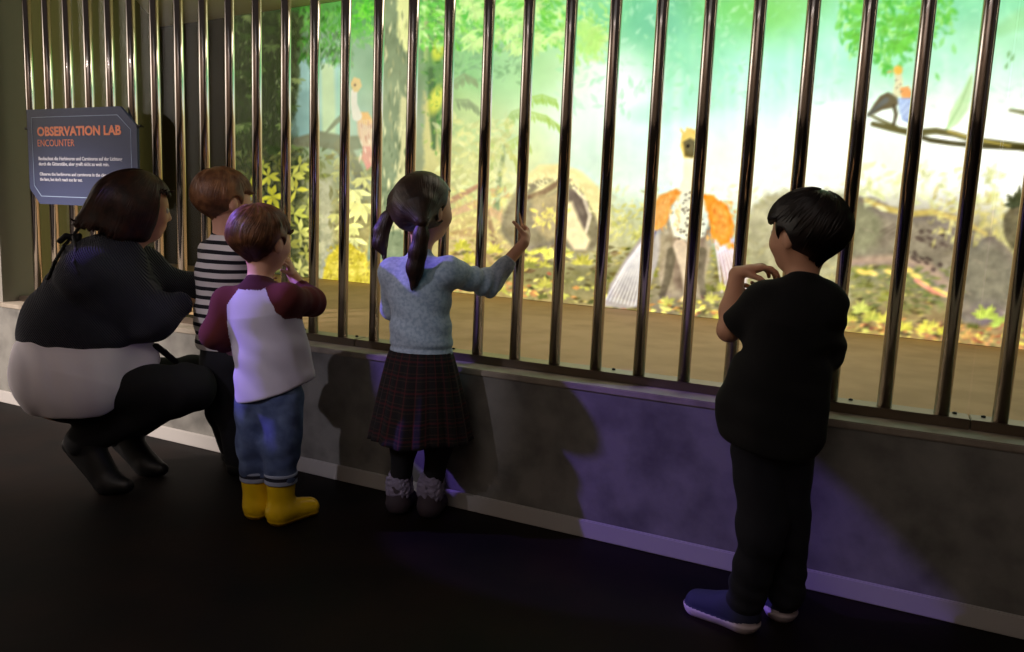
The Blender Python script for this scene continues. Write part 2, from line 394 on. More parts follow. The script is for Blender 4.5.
# --- far mist, distant crowns and pale shafts
for (u, v, a, b, c, al) in [(600,22,60,26,(122,205,140),.6),(655,30,40,40,(118,204,158),.6),(690,60,36,34,(150,224,176),.6),(640,60,28,22,(150,222,160),.5),
        (672,20,40,22,(112,190,148),.6),(745,18,46,26,(120,210,95),.75),(780,8,40,18,(130,208,100),.6),(720,40,30,22,(128,214,150),.5),(590,95,38,46,(238,252,236),.75),
        (625,95,26,34,(246,254,248),.8),(700,100,40,14,(158,228,190),.6),(655,115,26,10,(170,232,196),.6),(760,70,40,34,(190,242,224),.5),(600,160,40,24,(214,232,214),.5),
        (820,140,50,30,(253,254,246),.8),(740,170,50,30,(252,253,240),.7),(980,160,50,30,(254,254,246),.8),(1000,40,40,20,(165,226,175),.6),(505,70,40,30,(138,190,134),.5),(540,70,36,30,(196,232,160),.5)]:
    ellipse(u, v, a, b, rng.uniform(-.3, .3), c, al, .8)
for u in range(566, 1000, 9):
    stroke([(u + rng.uniform(-4, 4), rng.uniform(40, 90)), (u + rng.uniform(-8, 2), rng.uniform(150, 195))], rng.uniform(1, 4), (252, 254, 246), rng.uniform(.05, .22), 4)
scatter(420, (560, 760, 0, 110), (5, 14), [(200,240,205),(150,222,160),(128,208,150),(225,250,225)], .35)
scatter(200, (760, 1024, 0, 110), (5, 14), [(205,244,215),(160,228,180),(150,220,180)], .3)
# --- the dark thicket at the left with a gap of sky
poly([(225,10),(302,10),(300,70),(296,118),(300,152),(292,300),(225,300)], (54,60,30), .85, 7, rough=6)
scatter(900, (225, 312, 10, 165), (4, 10), [(34,46,16),(48,62,22),(80,96,46),(104,122,64),(64,80,34)], .6, (1.0, 2.2))
scatter(90, (225, 306, 12, 160), (3, 6), [(160,176,110),(186,196,140),(140,170,90)], .7, (.6, 2.6))
for u in range(230, 300, 5):
    stroke([(u, 20), (u + rng.uniform(-3, 3), 90), (u + rng.uniform(-4, 4), 150)], .8, (46, 54, 24), .4, 1.5)
poly([(300,62),(311,54),(330,60),(348,64),(350,142),(301,142),(296,118)], (158,196,186), .92, 2.5, rough=4)
for (u, v, r) in [(306,112,11),(300,128,12),(318,124,14),(308,98,9)]: ellipse(u, v, r, r * .9, 0, (126,160,150), .7, .5)
poly([(321,64),(334,60),(337,140),(322,140)], (190,206,152), .85, 3)
poly([(338,70),(345,70),(345,140),(336,140)], (150,196,160), .7, 3)
scatter(330, (300, 352, 4, 60), (5, 11), [(40,86,26),(66,140,40),(96,170,60),(120,150,106)], .75, (.8, 2.4))
scatter(160, (304, 352, 28, 66), (4, 9), [(110,140,110),(80,110,70),(150,178,150)], .7, (.8, 2.4))
scatter(140, (345, 380, 0, 44), (5, 12), [(70,170,40),(120,214,60),(90,190,60)], .8)
ellipse(362, 52, 18, 22, 0, (134,160,130), .6, .6)
for _ in range(46):
    u, v = rng.uniform(228, 300), rng.uniform(14, 160); cluster(u, v, 6, rng.uniform(6, 11), [(70,92,36),(110,134,64),(52,70,26),(146,164,90)][rng.integers(4)], .65, .2, 3.0)
for _ in range(34):
    u, v = rng.uniform(228, 320), rng.uniform(160, 285); cluster(u, v, 6, rng.uniform(7, 12), [(56,60,26),(96,100,42),(130,130,56),(74,80,34)][rng.integers(4)], .7)
# --- lit leaves low at the left
scatter(520, (228, 330, 150, 290), (6, 14), [(70,74,34),(104,108,50),(140,144,72),(120,116,66)], .6)
for (u, v, n, L, c) in [(268,176,6,14,(228,222,70)),(272,196,7,16,(236,228,60)),(266,208,6,15,(240,224,52)),(292,176,6,15,(226,222,96)),(296,190,5,14,(226,218,80)),(300,166,5,12,(190,190,80)),
        (262,166,5,10,(190,196,70)),(252,190,5,12,(190,186,58)),(294,214,5,15,(206,206,84)),(300,232,5,14,(222,218,110)),(288,244,5,14,(186,182,80)),(306,254,5,12,(196,190,90)),(284,262,5,12,(170,166,70)),
        (300,270,6,12,(208,202,110)),(284,222,5,12,(160,160,66)),(308,206,5,11,(176,176,90)),(246,212,4,12,(180,178,60)),(310,240,5,10,(182,176,90)),(284,152,5,10,(150,156,70))]:
    cluster(u, v, n, L, c, .9)
poly([(318,180),(332,180),(334,284),(318,284)], (190,184,150), .75, 5)
# --- branch, ground and bright plants under the first bird
stroke([(298,142),(320,139),(345,144),(378,140)], [5,8,8,5], (112,112,84), .9, 2)
stroke([(342,146),(356,168),(366,190)], [8,6,4], (120,116,84), .85, 2)
scatter(190, (330, 380, 150, 285), (6, 14), [(150,140,90),(190,184,110),(120,116,70),(206,196,120)], .6)
for (u, v, n, L, c) in [(352,190,7,20,(238,232,150)),(362,204,6,20,(236,228,140)),(350,224,6,18,(240,234,140)),(354,238,4,16,(244,238,150)),(364,178,5,14,(216,210,128)),(336,214,5,12,(196,190,110)),(340,172,5,12,(180,178,110))]:
    cluster(u, v, n, L, c, .9, .3, 2.9)
poly([(322,284),(326,258),(336,246),(350,244),(364,254),(372,272),(373,286)], (216,194,66), .95, 2, rough=3, shade=(8, (26, 26, 30)))
scatter(120, (326, 370, 248, 284), (3, 6), [(244,226,90),(170,146,50),(230,208,70)], .7)
# --- the great lit trunk and the thin ones beside it
TR = 6
poly([(378,-6),(416,-6),(411,40),(408,96),(409,140),(418,204),(412,260),(368,260),(374,200),(381,140),(383,60)], (128,140,104), .95, 2, pid=TR, rough=1.5, shade=(14, (14, 14, 12)))
poly([(398,-6),(413,-6),(410,30),(408,52),(400,44),(396,30)], (222,224,150), .95, 2, rough=3)
poly([(400,92),(408,100),(408,140),(415,190),(412,230),(392,230),(396,180),(399,140)], (216,208,150), .85, 3, rough=4)
for _ in range(150):
    u, v = rng.uniform(380, 413), rng.uniform(0, 230); L = rng.uniform(5, 16)
    leaf(u, v, L, 1.3, 1.57 + rng.uniform(-.15, .15), [(96,110,76),(160,160,112),(228,222,164),(116,124,90)][rng.integers(4)], .45)
poly([(423,-6),(428,-6),(429,62),(424,62)], (222,226,150), .8, 1.6)
poly([(422,-6),(446,-6),(447,130),(438,160),(434,110),(426,70)], (84,128,62), .6, 6, rough=6)
poly([(424,92),(434,110),(442,170),(440,210),(424,210)], (206,196,126), .8, 3, rough=3)
stroke([(431,70),(433,110),(434,148)], [3,4,2], (74,104,62), .8, 2)
ellipse(438,50,6,11,.2,(206,214,70),.85,.5); ellipse(436,100,7,14,.3,(226,222,84),.85,.5)
scatter(80, (424, 446, 30, 150), (4, 8), [(60,110,48),(110,160,76),(190,206,90)], .6)
# --- bright canopy along the top
scatter(620, (416, 560, -4, 46), (6, 14), [(84,180,50),(128,208,74),(196,236,140),(100,190,80),(226,248,186)], .7, (-.4, 1.6))
scatter(200, (444, 520, 30, 82), (5, 11), [(120,164,110),(150,190,140),(108,150,100)], .5)
for _ in range(26):
    u, v = rng.uniform(450, 600), rng.uniform(-2, 52); cluster(u, v, 7, 13, (206,240,150), .7, -.3, 2.4, 2.2)
scatter(150, (556, 606, 0, 60), (5, 12), [(210,240,160),(160,220,110),(184,230,120)], .75, (.2, 1.8))
poly([(572,22),(590,20),(602,34),(598,62),(580,52)], (176,228,112), .7, 5, rough=4)
# --- palms in the middle distance
stroke([(496,214),(499,180),(505,146)], [3.5,2.5,1.8], (150,160,110), .8, 1.6)
for p, c in [([(452,82),(464,74),(476,80)],(140,160,112)), ([(456,100),(468,100),(478,108)],(140,156,112)), ([(528,98),(542,95),(556,100)],(160,196,90)), ([(530,112),(546,116),(562,128)],(168,196,96)), ([(524,108),(512,112),(504,124)],(170,196,120)),
             ([(500,146),(488,140),(478,150)],(190,200,120)), ([(506,144),(520,136),(530,146)],(190,206,120)), ([(506,146),(514,156),(518,172)],(196,200,120)), ([(500,146),(492,156),(488,174)],(186,196,120))]:
    frond(p, 11, c, .75)
scatter(260, (440, 510, 120, 200), (6, 16), [(226,220,140),(240,236,176),(190,190,120),(206,214,150)], .5)
# --- roots, ferns and forest floor
scatter(900, (440, 1030, 238, 350), (4, 12), [(150,140,76),(120,112,62),(176,158,92),(206,186,96),(140,116,72)], .55, (-.6, .6))
for p, w_, c in [([(440,206),(460,196),(478,186)],[2,3,2],(190,150,110)), ([(450,214),(476,204),(500,216),(512,232)],[3,4,4,2],(214,176,128)), ([(470,228),(490,232),(512,252)],[3,5,3],(206,182,120)), ([(486,206),(494,240),(500,262)],[2,3,2],(170,140,96)),
                 ([(446,236),(470,232),(486,240)],[3,4,2],(196,164,104)), ([(480,246),(492,262),(500,276)],[2,3,1],(180,150,96))]:
    stroke(p, w_, c, .85, 1.6)
scatter(170, (446, 520, 190, 250), (5, 11), [(236,224,140),(206,176,120),(222,206,110)], .6)
for (u, v, n, L, c) in [(462,248,8,12,(214,200,80)),(470,262,8,12,(206,190,76)),(456,270,7,11,(196,184,80)),(520,250,8,10,(196,196,80)),(540,252,9,12,(236,226,100)),(552,258,9,12,(240,230,110)),(530,262,8,10,(222,206,90)),(566,256,7,10,(222,216,110))]:
    cluster(u, v, n, L, c, .85, 3.0, 6.4)
poly([(500,262),(560,264),(640,268),(640,292),(560,284),(490,276)], (128,122,74), .55, 6, rough=5)
for _ in range(320):
    u = rng.uniform(446, 1024); v0 = np.interp(u, [320, 470, 560, 648, 720, 850, 1024], [280, 292, 301, 313, 319, 333, 349])
    v = v0 - abs(rng.normal(0, 9)) - 2
    leaf(u, v, rng.uniform(4, 10), rng.uniform(1.2, 2.6), rng.uniform(-.5, .6), [(238,214,96),(214,158,88),(244,226,120),(196,142,80),(176,110,70),(206,196,96)][rng.integers(6)], .8)
scatter(420, (446, 1030, 246, 345), (5, 13), [(92,80,44),(112,94,52),(84,86,42),(120,84,52)], .6, (-.5, .5))
scatter(260, (446, 1030, 250, 345), (3, 8), [(222,196,92),(240,222,116),(206,170,84)], .6, (-.6, .6))
for _ in range(60):
    u, v = rng.uniform(446, 1024), rng.uniform(250, 335); cluster(u, v, 7, rng.uniform(7, 12), [(150,146,64),(196,184,80),(120,116,56),(218,202,90)][rng.integers(4)], .75, 3.1, 6.3)
# --- pale bank behind, right of the middle
scatter(200, (590, 790, 186, 240), (5, 14), [(226,224,166),(206,200,140),(190,186,130),(240,240,206)], .5)
scatter(140, (604, 660, 205, 240), (4, 10), [(206,200,110),(230,220,130),(176,170,100)], .6)
poly([(745,300),(748,214),(768,194),(800,188),(838,194),(850,210),(850,305)], (176,166,128), .8, 5, rough=5, shade=(18, (18, 18, 14)))
# --- crouching shaggy animal behind the hand
DN = 2
poly([(500,232),(506,206),(518,186),(536,172),(556,168),(574,172),(590,186),(602,206),(606,232),(594,250),(578,252),(560,244),(536,250),(512,246)], (152,138,104), .95, 3, pid=DN, rough=2, shade=(12, (16, 16, 14)))
stroke([(528,180),(542,172),(560,172),(578,178),(592,192),(602,212),(606,228)], [4,7,8,7,8,8,5], (246,228,158), .9, 3, pid=DN)
poly([(540,186),(556,180),(562,186),(548,194),(530,196)], (250,234,160), .8, 3); stroke([(526,198),(544,192),(560,182),(570,180)], [2,3,3,2], (128,100,74), .75, 1.6)
poly([(532,196),(556,192),(566,206),(566,232),(548,240),(534,226)], (206,182,128), .7, 4, rough=3)
poly([(566,188),(578,192),(588,206),(588,226),(580,234),(572,220),(570,204)], (132,114,96), .85, 2.5); stroke([(574,188),(584,198),(590,216),(586,232)], [1.5,2,2,1.5], (226,206,170), .8, 1)
poly([(562,202),(572,202),(580,222),(590,240),(586,250),(574,250),(566,238)], (248,226,172), .95, 3, pid=DN)
scatter(60, (536, 566, 208, 226), (4, 10), [(244,226,120),(226,200,120)], .75)
for _ in range(90):
    t = rng.random(); u = np.interp(t, [0, .5, 1], [524, 566, 606]); v = np.interp(t, [0, .5, 1], [182, 168, 222]); leaf(u + rng.uniform(-5, 5), v + rng.uniform(-5, 6), rng.uniform(4, 9), 1.2, rng.uniform(.3, 1.6), (250, 236, 170), .6)
# --- the long grey animal lying at the right
LG = 5
poly([(846,206),(858,196),(874,198),(890,206),(908,212),(930,210),(952,214),(972,224),(990,232),(1006,246),(1018,262),(1022,296),(1008,318),(984,326),(964,322),(950,304),(936,284),(918,270),(894,264),(868,264),(846,266),(838,240)], (140,126,104), .95, 3, pid=LG, rough=2, shade=(16, (14, 14, 12)))
poly([(842,258),(872,256),(900,254),(930,262),(950,282),(960,306),(948,300),(934,282),(914,268),(886,264),(846,266)], (178,150,122), .85, 4)
poly([(800,196),(836,192),(868,204),(884,222),(876,246),(850,256),(806,252)], (136,134,98), .7, 8, rough=4)
stroke([(866,200),(884,208),(910,214),(934,212),(960,220),(986,234)], [2,3,3,3,3,2], (206,182,104), .8, 2)
for k in range(26):
    u, v = rng.uniform(898, 944), rng.uniform(228, 270)
    if v - 228 > (u - 880) * .9: continue
    ellipse(u, v, rng.uniform(2, 4.5), rng.uniform(1.3, 2.4), .5, (94, 78, 66), .7, .4)
for k in range(16): stroke([(880 + k * 5, 232 + k * 1.2), (894 + k * 5, 224 + k * 1.5)], .9, (112,96,80), .5, 1)
poly([(958,238),(996,244),(1016,268),(1014,300),(990,318),(966,300),(956,268)], (124,118,98), .6, 8, rough=4)
for _ in range(60):
    u, v = rng.uniform(850, 1015), rng.uniform(215, 318); leaf(u, v, rng.uniform(6, 14), .9, rng.uniform(.2, .8), (166,148,122), .35)
scatter(150, (846, 960, 268, 310), (5, 12), [(128,128,70),(150,146,84),(110,112,64)], .7, (-.4, .5))
for (u, v) in [(862,272),(872,273),(890,272),(908,270),(916,276),(924,284),(936,290),(944,294)]: ellipse(u, v, 6, 2.6, .3, (236,206,110), .85, .5)
stroke([(916,280),(934,292),(946,296)], [2,2.4,1], (222,150,120), .8, 1.2)
for (u, v, n, L, c) in [(862,312,10,12,(206,206,100)),(872,320,10,12,(196,190,84)),(884,322,8,11,(222,206,90)),(904,330,10,12,(216,200,84)),(926,332,10,12,(232,214,90)),(944,334,8,10,(214,196,80)),(986,318,10,14,(196,206,96)),(1000,326,10,13,(180,190,88)),(1012,330,9,12,(190,196,90)),(968,338,8,10,(206,160,90)),(760,318,8,10,(206,196,90)),(728,308,8,10,(206,196,96)),(742,312,8,10,(214,204,96))]:
    cluster(u, v, n, L, c, .8, 3.2, 6.2)
scatter(60, (850, 1024, 322, 348), (4, 9), [(176,104,80),(190,124,84),(156,96,70)], .6, (-.3, .4))
scatter(170, (930, 1024, 196, 240), (5, 13), [(214,196,120),(190,178,110),(232,222,150)], .6)
poly([(1004,236),(1002,218),(1010,208),(1026,202),(1026,252),(1012,248)], (96,86,62), .85, 3, rough=3); cluster(1020, 206, 9, 18, (82,84,58), .85, 3.2, 6.2)
scatter(120, (850, 1000, 168, 206), (6, 16), [(226,226,160),(206,206,140),(240,240,196)], .5)
# --- leaves, big pale leaf and branch at the upper right
scatter(720, (840, 955, -6, 72), (6, 13), [(70,172,50),(116,206,74),(176,236,136),(92,190,72)], .75, (.2, 2.2), fn=lambda u, v: 1.0 if v < 64 - abs(u - 884) * .55 + 8 * math.sin(u * .4) else 0.05)
for _ in range(22):
    u = rng.uniform(850, 930); v = rng.uniform(0, 55) * (1 - abs(u - 886) / 80); cluster(u, v, 6, 12, (110,200,70), .7, .2, 3.0, 2.2)
poly([(946,132),(950,112),(962,92),(972,72),(974,84),(968,110),(958,124)], (190,222,160), .75, 2)
stroke([(946,130),(960,106),(972,76)], .8, (150,190,120), .6, 1); stroke([(1000,30),(1024,18)], [6,10], (146,206,140), .6, 5)
for (u, v) in [(1010,50),(1014,54),(1008,62)]: leaf(u, v, 9, 1.8, 1.9, (110,160,90), .7)
BR = 7
stroke([(873,124),(890,128),(912,133),(936,131),(954,134),(974,140),(1030,148)], [2.4,3.2,3.2,3.2,3,3,4], (112,106,68), .95, 1.1, pid=BR)
stroke([(912,134),(930,140),(950,143),(980,146),(1030,148)], [2,2.4,2.4,2.4,3], (92,86,58), .95, 1.1, pid=BR)
stroke([(868,114),(880,120),(896,127)], [1.2,1.6,2], (112,106,66), .9, 1, pid=BR)
stroke([(948,131),(974,139),(1010,146)], 1.0, (206,184,100), .8, 1); stroke([(1010,110),(1026,113)], [1.5,2.5], (120,120,80), .8, 1.2)
# --- bird on the right-hand branch
RB = 4
poly([(868,114),(874,104),(880,96),(888,92),(897,96),(899,104),(892,108),(882,110),(874,114)], (104,92,66), .95, 1.4, pid=RB)
stroke([(868,116),(876,108),(886,100)], [1,2,3], (110,112,104), .9, 1.2, pid=RB)
stroke([(898,72),(899,82),(898,92)], [3.5,4,5], (222,214,170), .95, 1.2, pid=RB)
ellipse(898,70,4.6,4.6,0,(232,190,84),.95,.3,RB); leaf(893,71,7,1.5,2.9,(206,176,90),.9)
poly([(900,88),(908,86),(914,94),(912,100),(902,100)], (230,160,96), .95, 1.3, pid=RB)
poly([(898,98),(912,98),(916,112),(910,124),(902,120),(899,110)], (150,168,206), .95, 1.3, pid=RB)
stroke([(894,106),(896,114),(894,124)], [2.2,1.8,1.4], (90,82,62), .95, 1, pid=RB)
for k in range(6): stroke([(900 + k * 2, 100), (902 + k * 2, 118)], .6, (210,220,240), .6, .8)
for (u, v) in [(896,80),(900,84),(897,88),(901,92)]: ellipse(u, v, 1, .8, 0, (120,104,80), .8, .4)
# --- bird on the left-hand branch
LB = 1
stroke([(325,134),(336,122),(348,112)], [1,2.4,3], (116,120,90), .85, 1.4, pid=LB)
poly([(356,112),(366,114),(374,124),(377,140),(375,152),(364,150),(358,134)], (232,176,140), .95, 2, pid=LB)
poly([(358,112),(368,112),(374,122),(368,126),(359,122)], (242,172,96), .9, 1.6, pid=LB)
stroke([(354,92),(354,104),(357,116)], [3.2,3.2,5], (238,222,206), .95, 1.2, pid=LB)
poly([(350,84),(354,77),(360,79),(362,86),(358,92),(354,92)], (226,186,120), .95, 1.2, pid=LB)
poly([(363,146),(375,146),(374,164),(367,170),(362,158)], (222,140,124), .9, 1.6, pid=LB)
for k in range(7): stroke([(360 + k * 2.2, 120), (363 + k * 2, 146)], .6, (248,214,190), .5, .8)
ellipse(355, 85, 1.2, 1.2, 0, (110,80,60), .9, .4)
for k in range(26): leaf(rng.uniform(359, 374), rng.uniform(118, 160), rng.uniform(5, 10), 1.1, 1.4 + rng.uniform(-.3, .3), [(250,224,196),(206,140,116),(236,190,150)][rng.integers(3)], .6)
ellipse(357, 122, 30, 52, 0, (186, 198, 160), .34, .8)
# --- great feathered bird with spread wings in the middle
BB = 3
poly([(650,218),(642,236),(626,258),(610,284),(604,306),(622,309),(642,307),(650,285),(662,250),(664,228)], (188,174,164), .92, 2, pid=BB)
poly([(712,236),(722,238),(736,238),(746,262),(748,292),(738,300),(728,286),(720,262)], (214,196,190), .9, 2, pid=BB)
for k in range(11):
    t = k / 10; a = (656 - 4 * t, 224 + 8 * t); b = (606 + 36 * t, 300 + 7 * t)
    stroke([a, ((a[0] + b[0]) / 2 - 5 * (1 - t), (a[1] + b[1]) / 2 + 2), b], [1.4, 1.1, .6], (240, 232, 226), .75, .9); stroke([(a[0] + 2, a[1] + 2), (b[0] + 3, b[1] - 4)], .7, (140,124,130), .4, 1)
for k in range(7):
    t = k / 6; stroke([(716 + 14 * t, 240), (722 + 26 * t, 292 - 14 * t)], [1.4,.7], (246,226,224), .8, .9); stroke([(718 + 14 * t, 242), (724 + 25 * t, 286 - 14 * t)], .6, (196,130,136), .5, .9)
poly([(664,206),(672,196),(700,192),(712,204),(714,240),(706,272),(700,298),(664,300),(658,270),(660,232)], (172,152,122), .95, 3, pid=BB, rough=1.5, shade=(8, (18, 18, 18)))
poly([(676,232),(706,234),(704,262),(696,292),(676,290),(668,262)], (146,122,100), .75, 4)
for a in ([(672,252),(668,276),(662,296)], [(702,252),(700,276),(704,296)]): stroke(a, [5,4,3], (118,104,80), .85, 1.6)
stroke([(680,246),(686,270),(688,296)], [7,5,3.4], (216,190,158), .9, 1.8); stroke([(688,294),(682,300)], 2, (236,206,140), .9, 1)
poly([(684,156),(694,154),(700,176),(708,196),(712,214),(704,236),(690,242),(674,236),(668,216),(676,196),(683,178)], (240,232,200), .97, 2, pid=BB)
for _ in range(46):
    u, v = rng.normal(690, 9), rng.uniform(192, 240); ellipse(u, v, rng.uniform(.9, 1.8), rng.uniform(.7, 1.3), 0, (120,104,84), .75, .4)
poly([(648,226),(650,206),(660,194),(676,188),(682,192),(672,206),(664,226),(656,230)], (238,166,84), .95, 2, pid=BB, rough=2)
poly([(702,194),(714,196),(728,206),(734,226),(730,244),(720,246),(712,236),(708,214)], (246,158,60), .95, 2, pid=BB, rough=2)
scatter(60, (650, 680, 192, 228), (3, 7), [(250,200,120),(226,140,70)], .6, (1, 2)); scatter(90, (706, 734, 198, 244), (4, 8), [(252,186,90),(236,130,50),(250,170,60)], .65, (.8, 1.8))
poly([(680,146),(682,134),(690,128),(700,132),(703,144),(700,158),(684,158)], (228,196,104), .97, 1.6, pid=BB)
poly([(683,142),(690,138),(698,142),(698,152),(692,158),(685,156)], (104,94,62), .9, 1.4); ellipse(688, 146, 1.6, 1.6, 0, (40,34,24), .9, .4)
for k in range(8): leaf(690 + rng.uniform(-6, 6), 136, 10, 1.1, -1.57 + rng.uniform(-.8, .8), (236,206,120), .8)
for (u, v) in [(690,306),(712,300),(722,290),(668,304)]: cluster(u, v, 7, 9, (206,196,96), .7, 3.2, 6.2)
# soften as a projector does, a little grain
def blur(a, n):
    for _ in range(n):
        p = np.pad(a, ((1, 1), (1, 1), (0, 0)), 'edge')
        a = (p[:-2, 1:-1] + p[2:, 1:-1] + p[1:-1, :-2] + p[1:-1, 2:] + a * 2) / 6
    return a
IMG += ((fbm(U, V, 7, 77) - .5) * 34 * sstep(V, 120, 230) + (fbm(U, V, 22, 81) - .5) * 22)[..., None] * np.array([1, .96, .8])
SOFT = blur(IMG, 40)
IMG = IMG + (IMG - SOFT) * (.25 + .55 * sstep(V, 90, 220))[..., None]
HZ = .04
IMG = IMG * (1 - HZ) + np.array([250, 246, 214]) * HZ
IMG *= (.70 + .30 * sstep(U, 284, 318))[..., None]
IMG = np.clip(blur(IMG, 1), 0, 255)

# ------------------------------------------------------------------ hang the picture: emission from the mesh colour
M_pic = bpy.data.materials.new('projected picture'); M_pic.use_nodes = True
nt = M_pic.node_tree; nt.nodes.remove(nt.nodes['Principled BSDF'])
at_ = nt.nodes.new('ShaderNodeVertexColor'); at_.layer_name = 'picture'
em = nt.nodes.new('ShaderNodeEmission'); em.inputs[1].default_value = PIC
nt.links.new(at_.outputs[0], em.inputs[0]); nt.links.new(em.outputs[0], nt.nodes['Material Output'].inputs[0])
idx = np.arange(NX * NZ).reshape(NZ, NX)
Q = np.stack([idx[:-1, :-1], idx[:-1, 1:], idx[1:, 1:], idx[1:, :-1]], -1).reshape(-1, 4)
QID = ID[:-1, :-1].ravel(); PV = SCR.reshape(-1, 3); PC = lin(IMG.reshape(-1, 3))
def pic_part(name, mask, parent=None):
    f = Q[mask]; used, inv = np.unique(f, return_inverse=True); f = inv.reshape(-1, 4)
    me = mesh_np(PV[used], f)
    ca = me.color_attributes.new('picture', 'FLOAT_COLOR', 'POINT')
    ca.data.foreach_set('color', np.concatenate([PC[used], np.ones((len(used), 1))], 1).astype(np.float32).ravel())
    return link(name, me, M_pic, parent)
scr = empty('projection_screen', (2.2, at_screen(2.2), Z0S), 'huge bright projected jungle picture on the back wall behind the bars', 'screen')
pic_part('jungle_picture', QID == 0, scr)
for k, nm, lb in [(1, 'projected_bird', 'faint pink and white feathered creature on the left branch'), (2, 'projected_animal', 'cream-maned shaggy dinosaur bending down'),
                  (3, 'projected_bird', 'large speckled dinosaur with orange shoulders and spread wings'), (4, 'projected_bird', 'small blue-winged creature perched on the right branch'),
                  (5, 'projected_animal', 'grey-brown dinosaur lying on the ground'), (6, 'projected_tree', 'tall trunk with sunlit bark'), (7, 'projected_branch', 'bare mossy branch at upper right')]:
    if (QID == k).any(): tag(pic_part(nm, QID == k, scr), lb)
bm = bmesh.new()     # the screen board behind the picture
c = [(X0S, at_screen(X0S, 0.018)), (X1S, at_screen(X1S, 0.018)), (X1S, at_screen(X1S, 0.003)), (X0S, at_screen(X0S, 0.003))]
lo = [bm.verts.new((x, y, Z0S - .001)) for x, y in c]; hi = [bm.verts.new((x, y, Z1S)) for x, y in c]
bm.faces.new(lo[::-1]); bm.faces.new(hi)
for i in range(4): bm.faces.new((lo[i], lo[(i + 1) % 4], hi[(i + 1) % 4], hi[i]))
link('board', bm_mesh(bm), M_backwall, scr)

# ------------------------------------------------------------------ soft bodies: blended volumes turned into one skin
def nrm(v): v = np.asarray(v, float); return v / (np.linalg.norm(v) + 1e-12)
def A3(*v): return np.array(v, float)
def wob(p, k, seed=0):
    """smooth 3-D wobble in -1..1"""
    r = np.random.default_rng(seed); o = 0
    for i in range(4):
        d = r.normal(size=3); d /= np.linalg.norm(d); e = r.normal(size=3); e /= np.linalg.norm(e)
        o = o + np.sin((p @ d) * k * (1 + .45 * i) + 1.7 * np.sin((p @ e) * k * .6 + r.uniform(0, 6)) + r.uniform(0, 6)) / (1 + .4 * i)
    return o / 2.6
class Sdf:
    def __init__(s): s.ops = []
    def cone(s, a, b, ra, rb=None, k=0.02, flat=None, sub=False):
        a, b = np.asarray(a, float), np.asarray(b, float); rb = ra if rb is None else rb
        M = np.eye(3)
        if flat is not None:
            wv = nrm(flat[0]); M = M + np.outer(wv, wv) * (1 / flat[1] - 1)
        ba = M @ (b - a); L2 = ba @ ba + 1e-12
        def fn(p):
            q = (p - a) @ M.T; t = np.clip(q @ ba / L2, 0, 1)
            return np.linalg.norm(q - t[:, None] * ba, axis=1) - (ra + (rb - ra) * t)
        s.ops.append(('s' if sub else 'u', fn, k)); return s
    def chain(s, pts, rs, k=0.02, flat=None):
        for i in range(len(pts) - 1): s.cone(pts[i], pts[i + 1], rs[i], rs[i + 1], k, flat)
        return s
    def ell(s, c, rad, ax=None, k=0.02, sub=False):
        c = np.asarray(c, float); rad = np.asarray(rad, float); ax = np.eye(3) if ax is None else np.asarray(ax, float)
        def fn(p):
            q = (p - c) @ ax.T; k0 = np.linalg.norm(q / rad, axis=1); k1 = np.linalg.norm(q / rad ** 2, axis=1)
            return k0 * (k0 - 1) / (k1 + 1e-9)
        s.ops.append(('s' if sub else 'u', fn, k)); return s
    def cut(s, p0, n, k=0.004):
        p0 = np.asarray(p0, float); n = nrm(n); s.ops.append(('i', lambda p: (p - p0) @ n, k)); return s
    def cuff(s, p0, n, rad, k=0.004):
        p0 = np.asarray(p0, float); n = nrm(n)
        s.ops.append(('i', lambda p: np.where(((p - p0) ** 2).sum(1) < rad * rad, (p - p0) @ n, -1.0), k)); return s
    def inter(s, fn, k=0.004): s.ops.append(('i', fn, k)); return s
    def add(s, fn): s.ops.append(('+', fn, 0)); return s
    def __call__(s, p):
        d = None
        for op, fn, k in s.ops:
            e = fn(p)
            if d is None: d = e; continue
            if op == 'u': h = np.clip(.5 + .5 * (d - e) / k, 0, 1); d = d * (1 - h) + e * h - k * h * (1 - h)
            elif op == '+': d = d + e
            else:
                if op == 's': e = -e
                h = np.clip(.5 - .5 * (d - e) / k, 0, 1); d = d * (1 - h) + e * h + k * h * (1 - h)
        return d
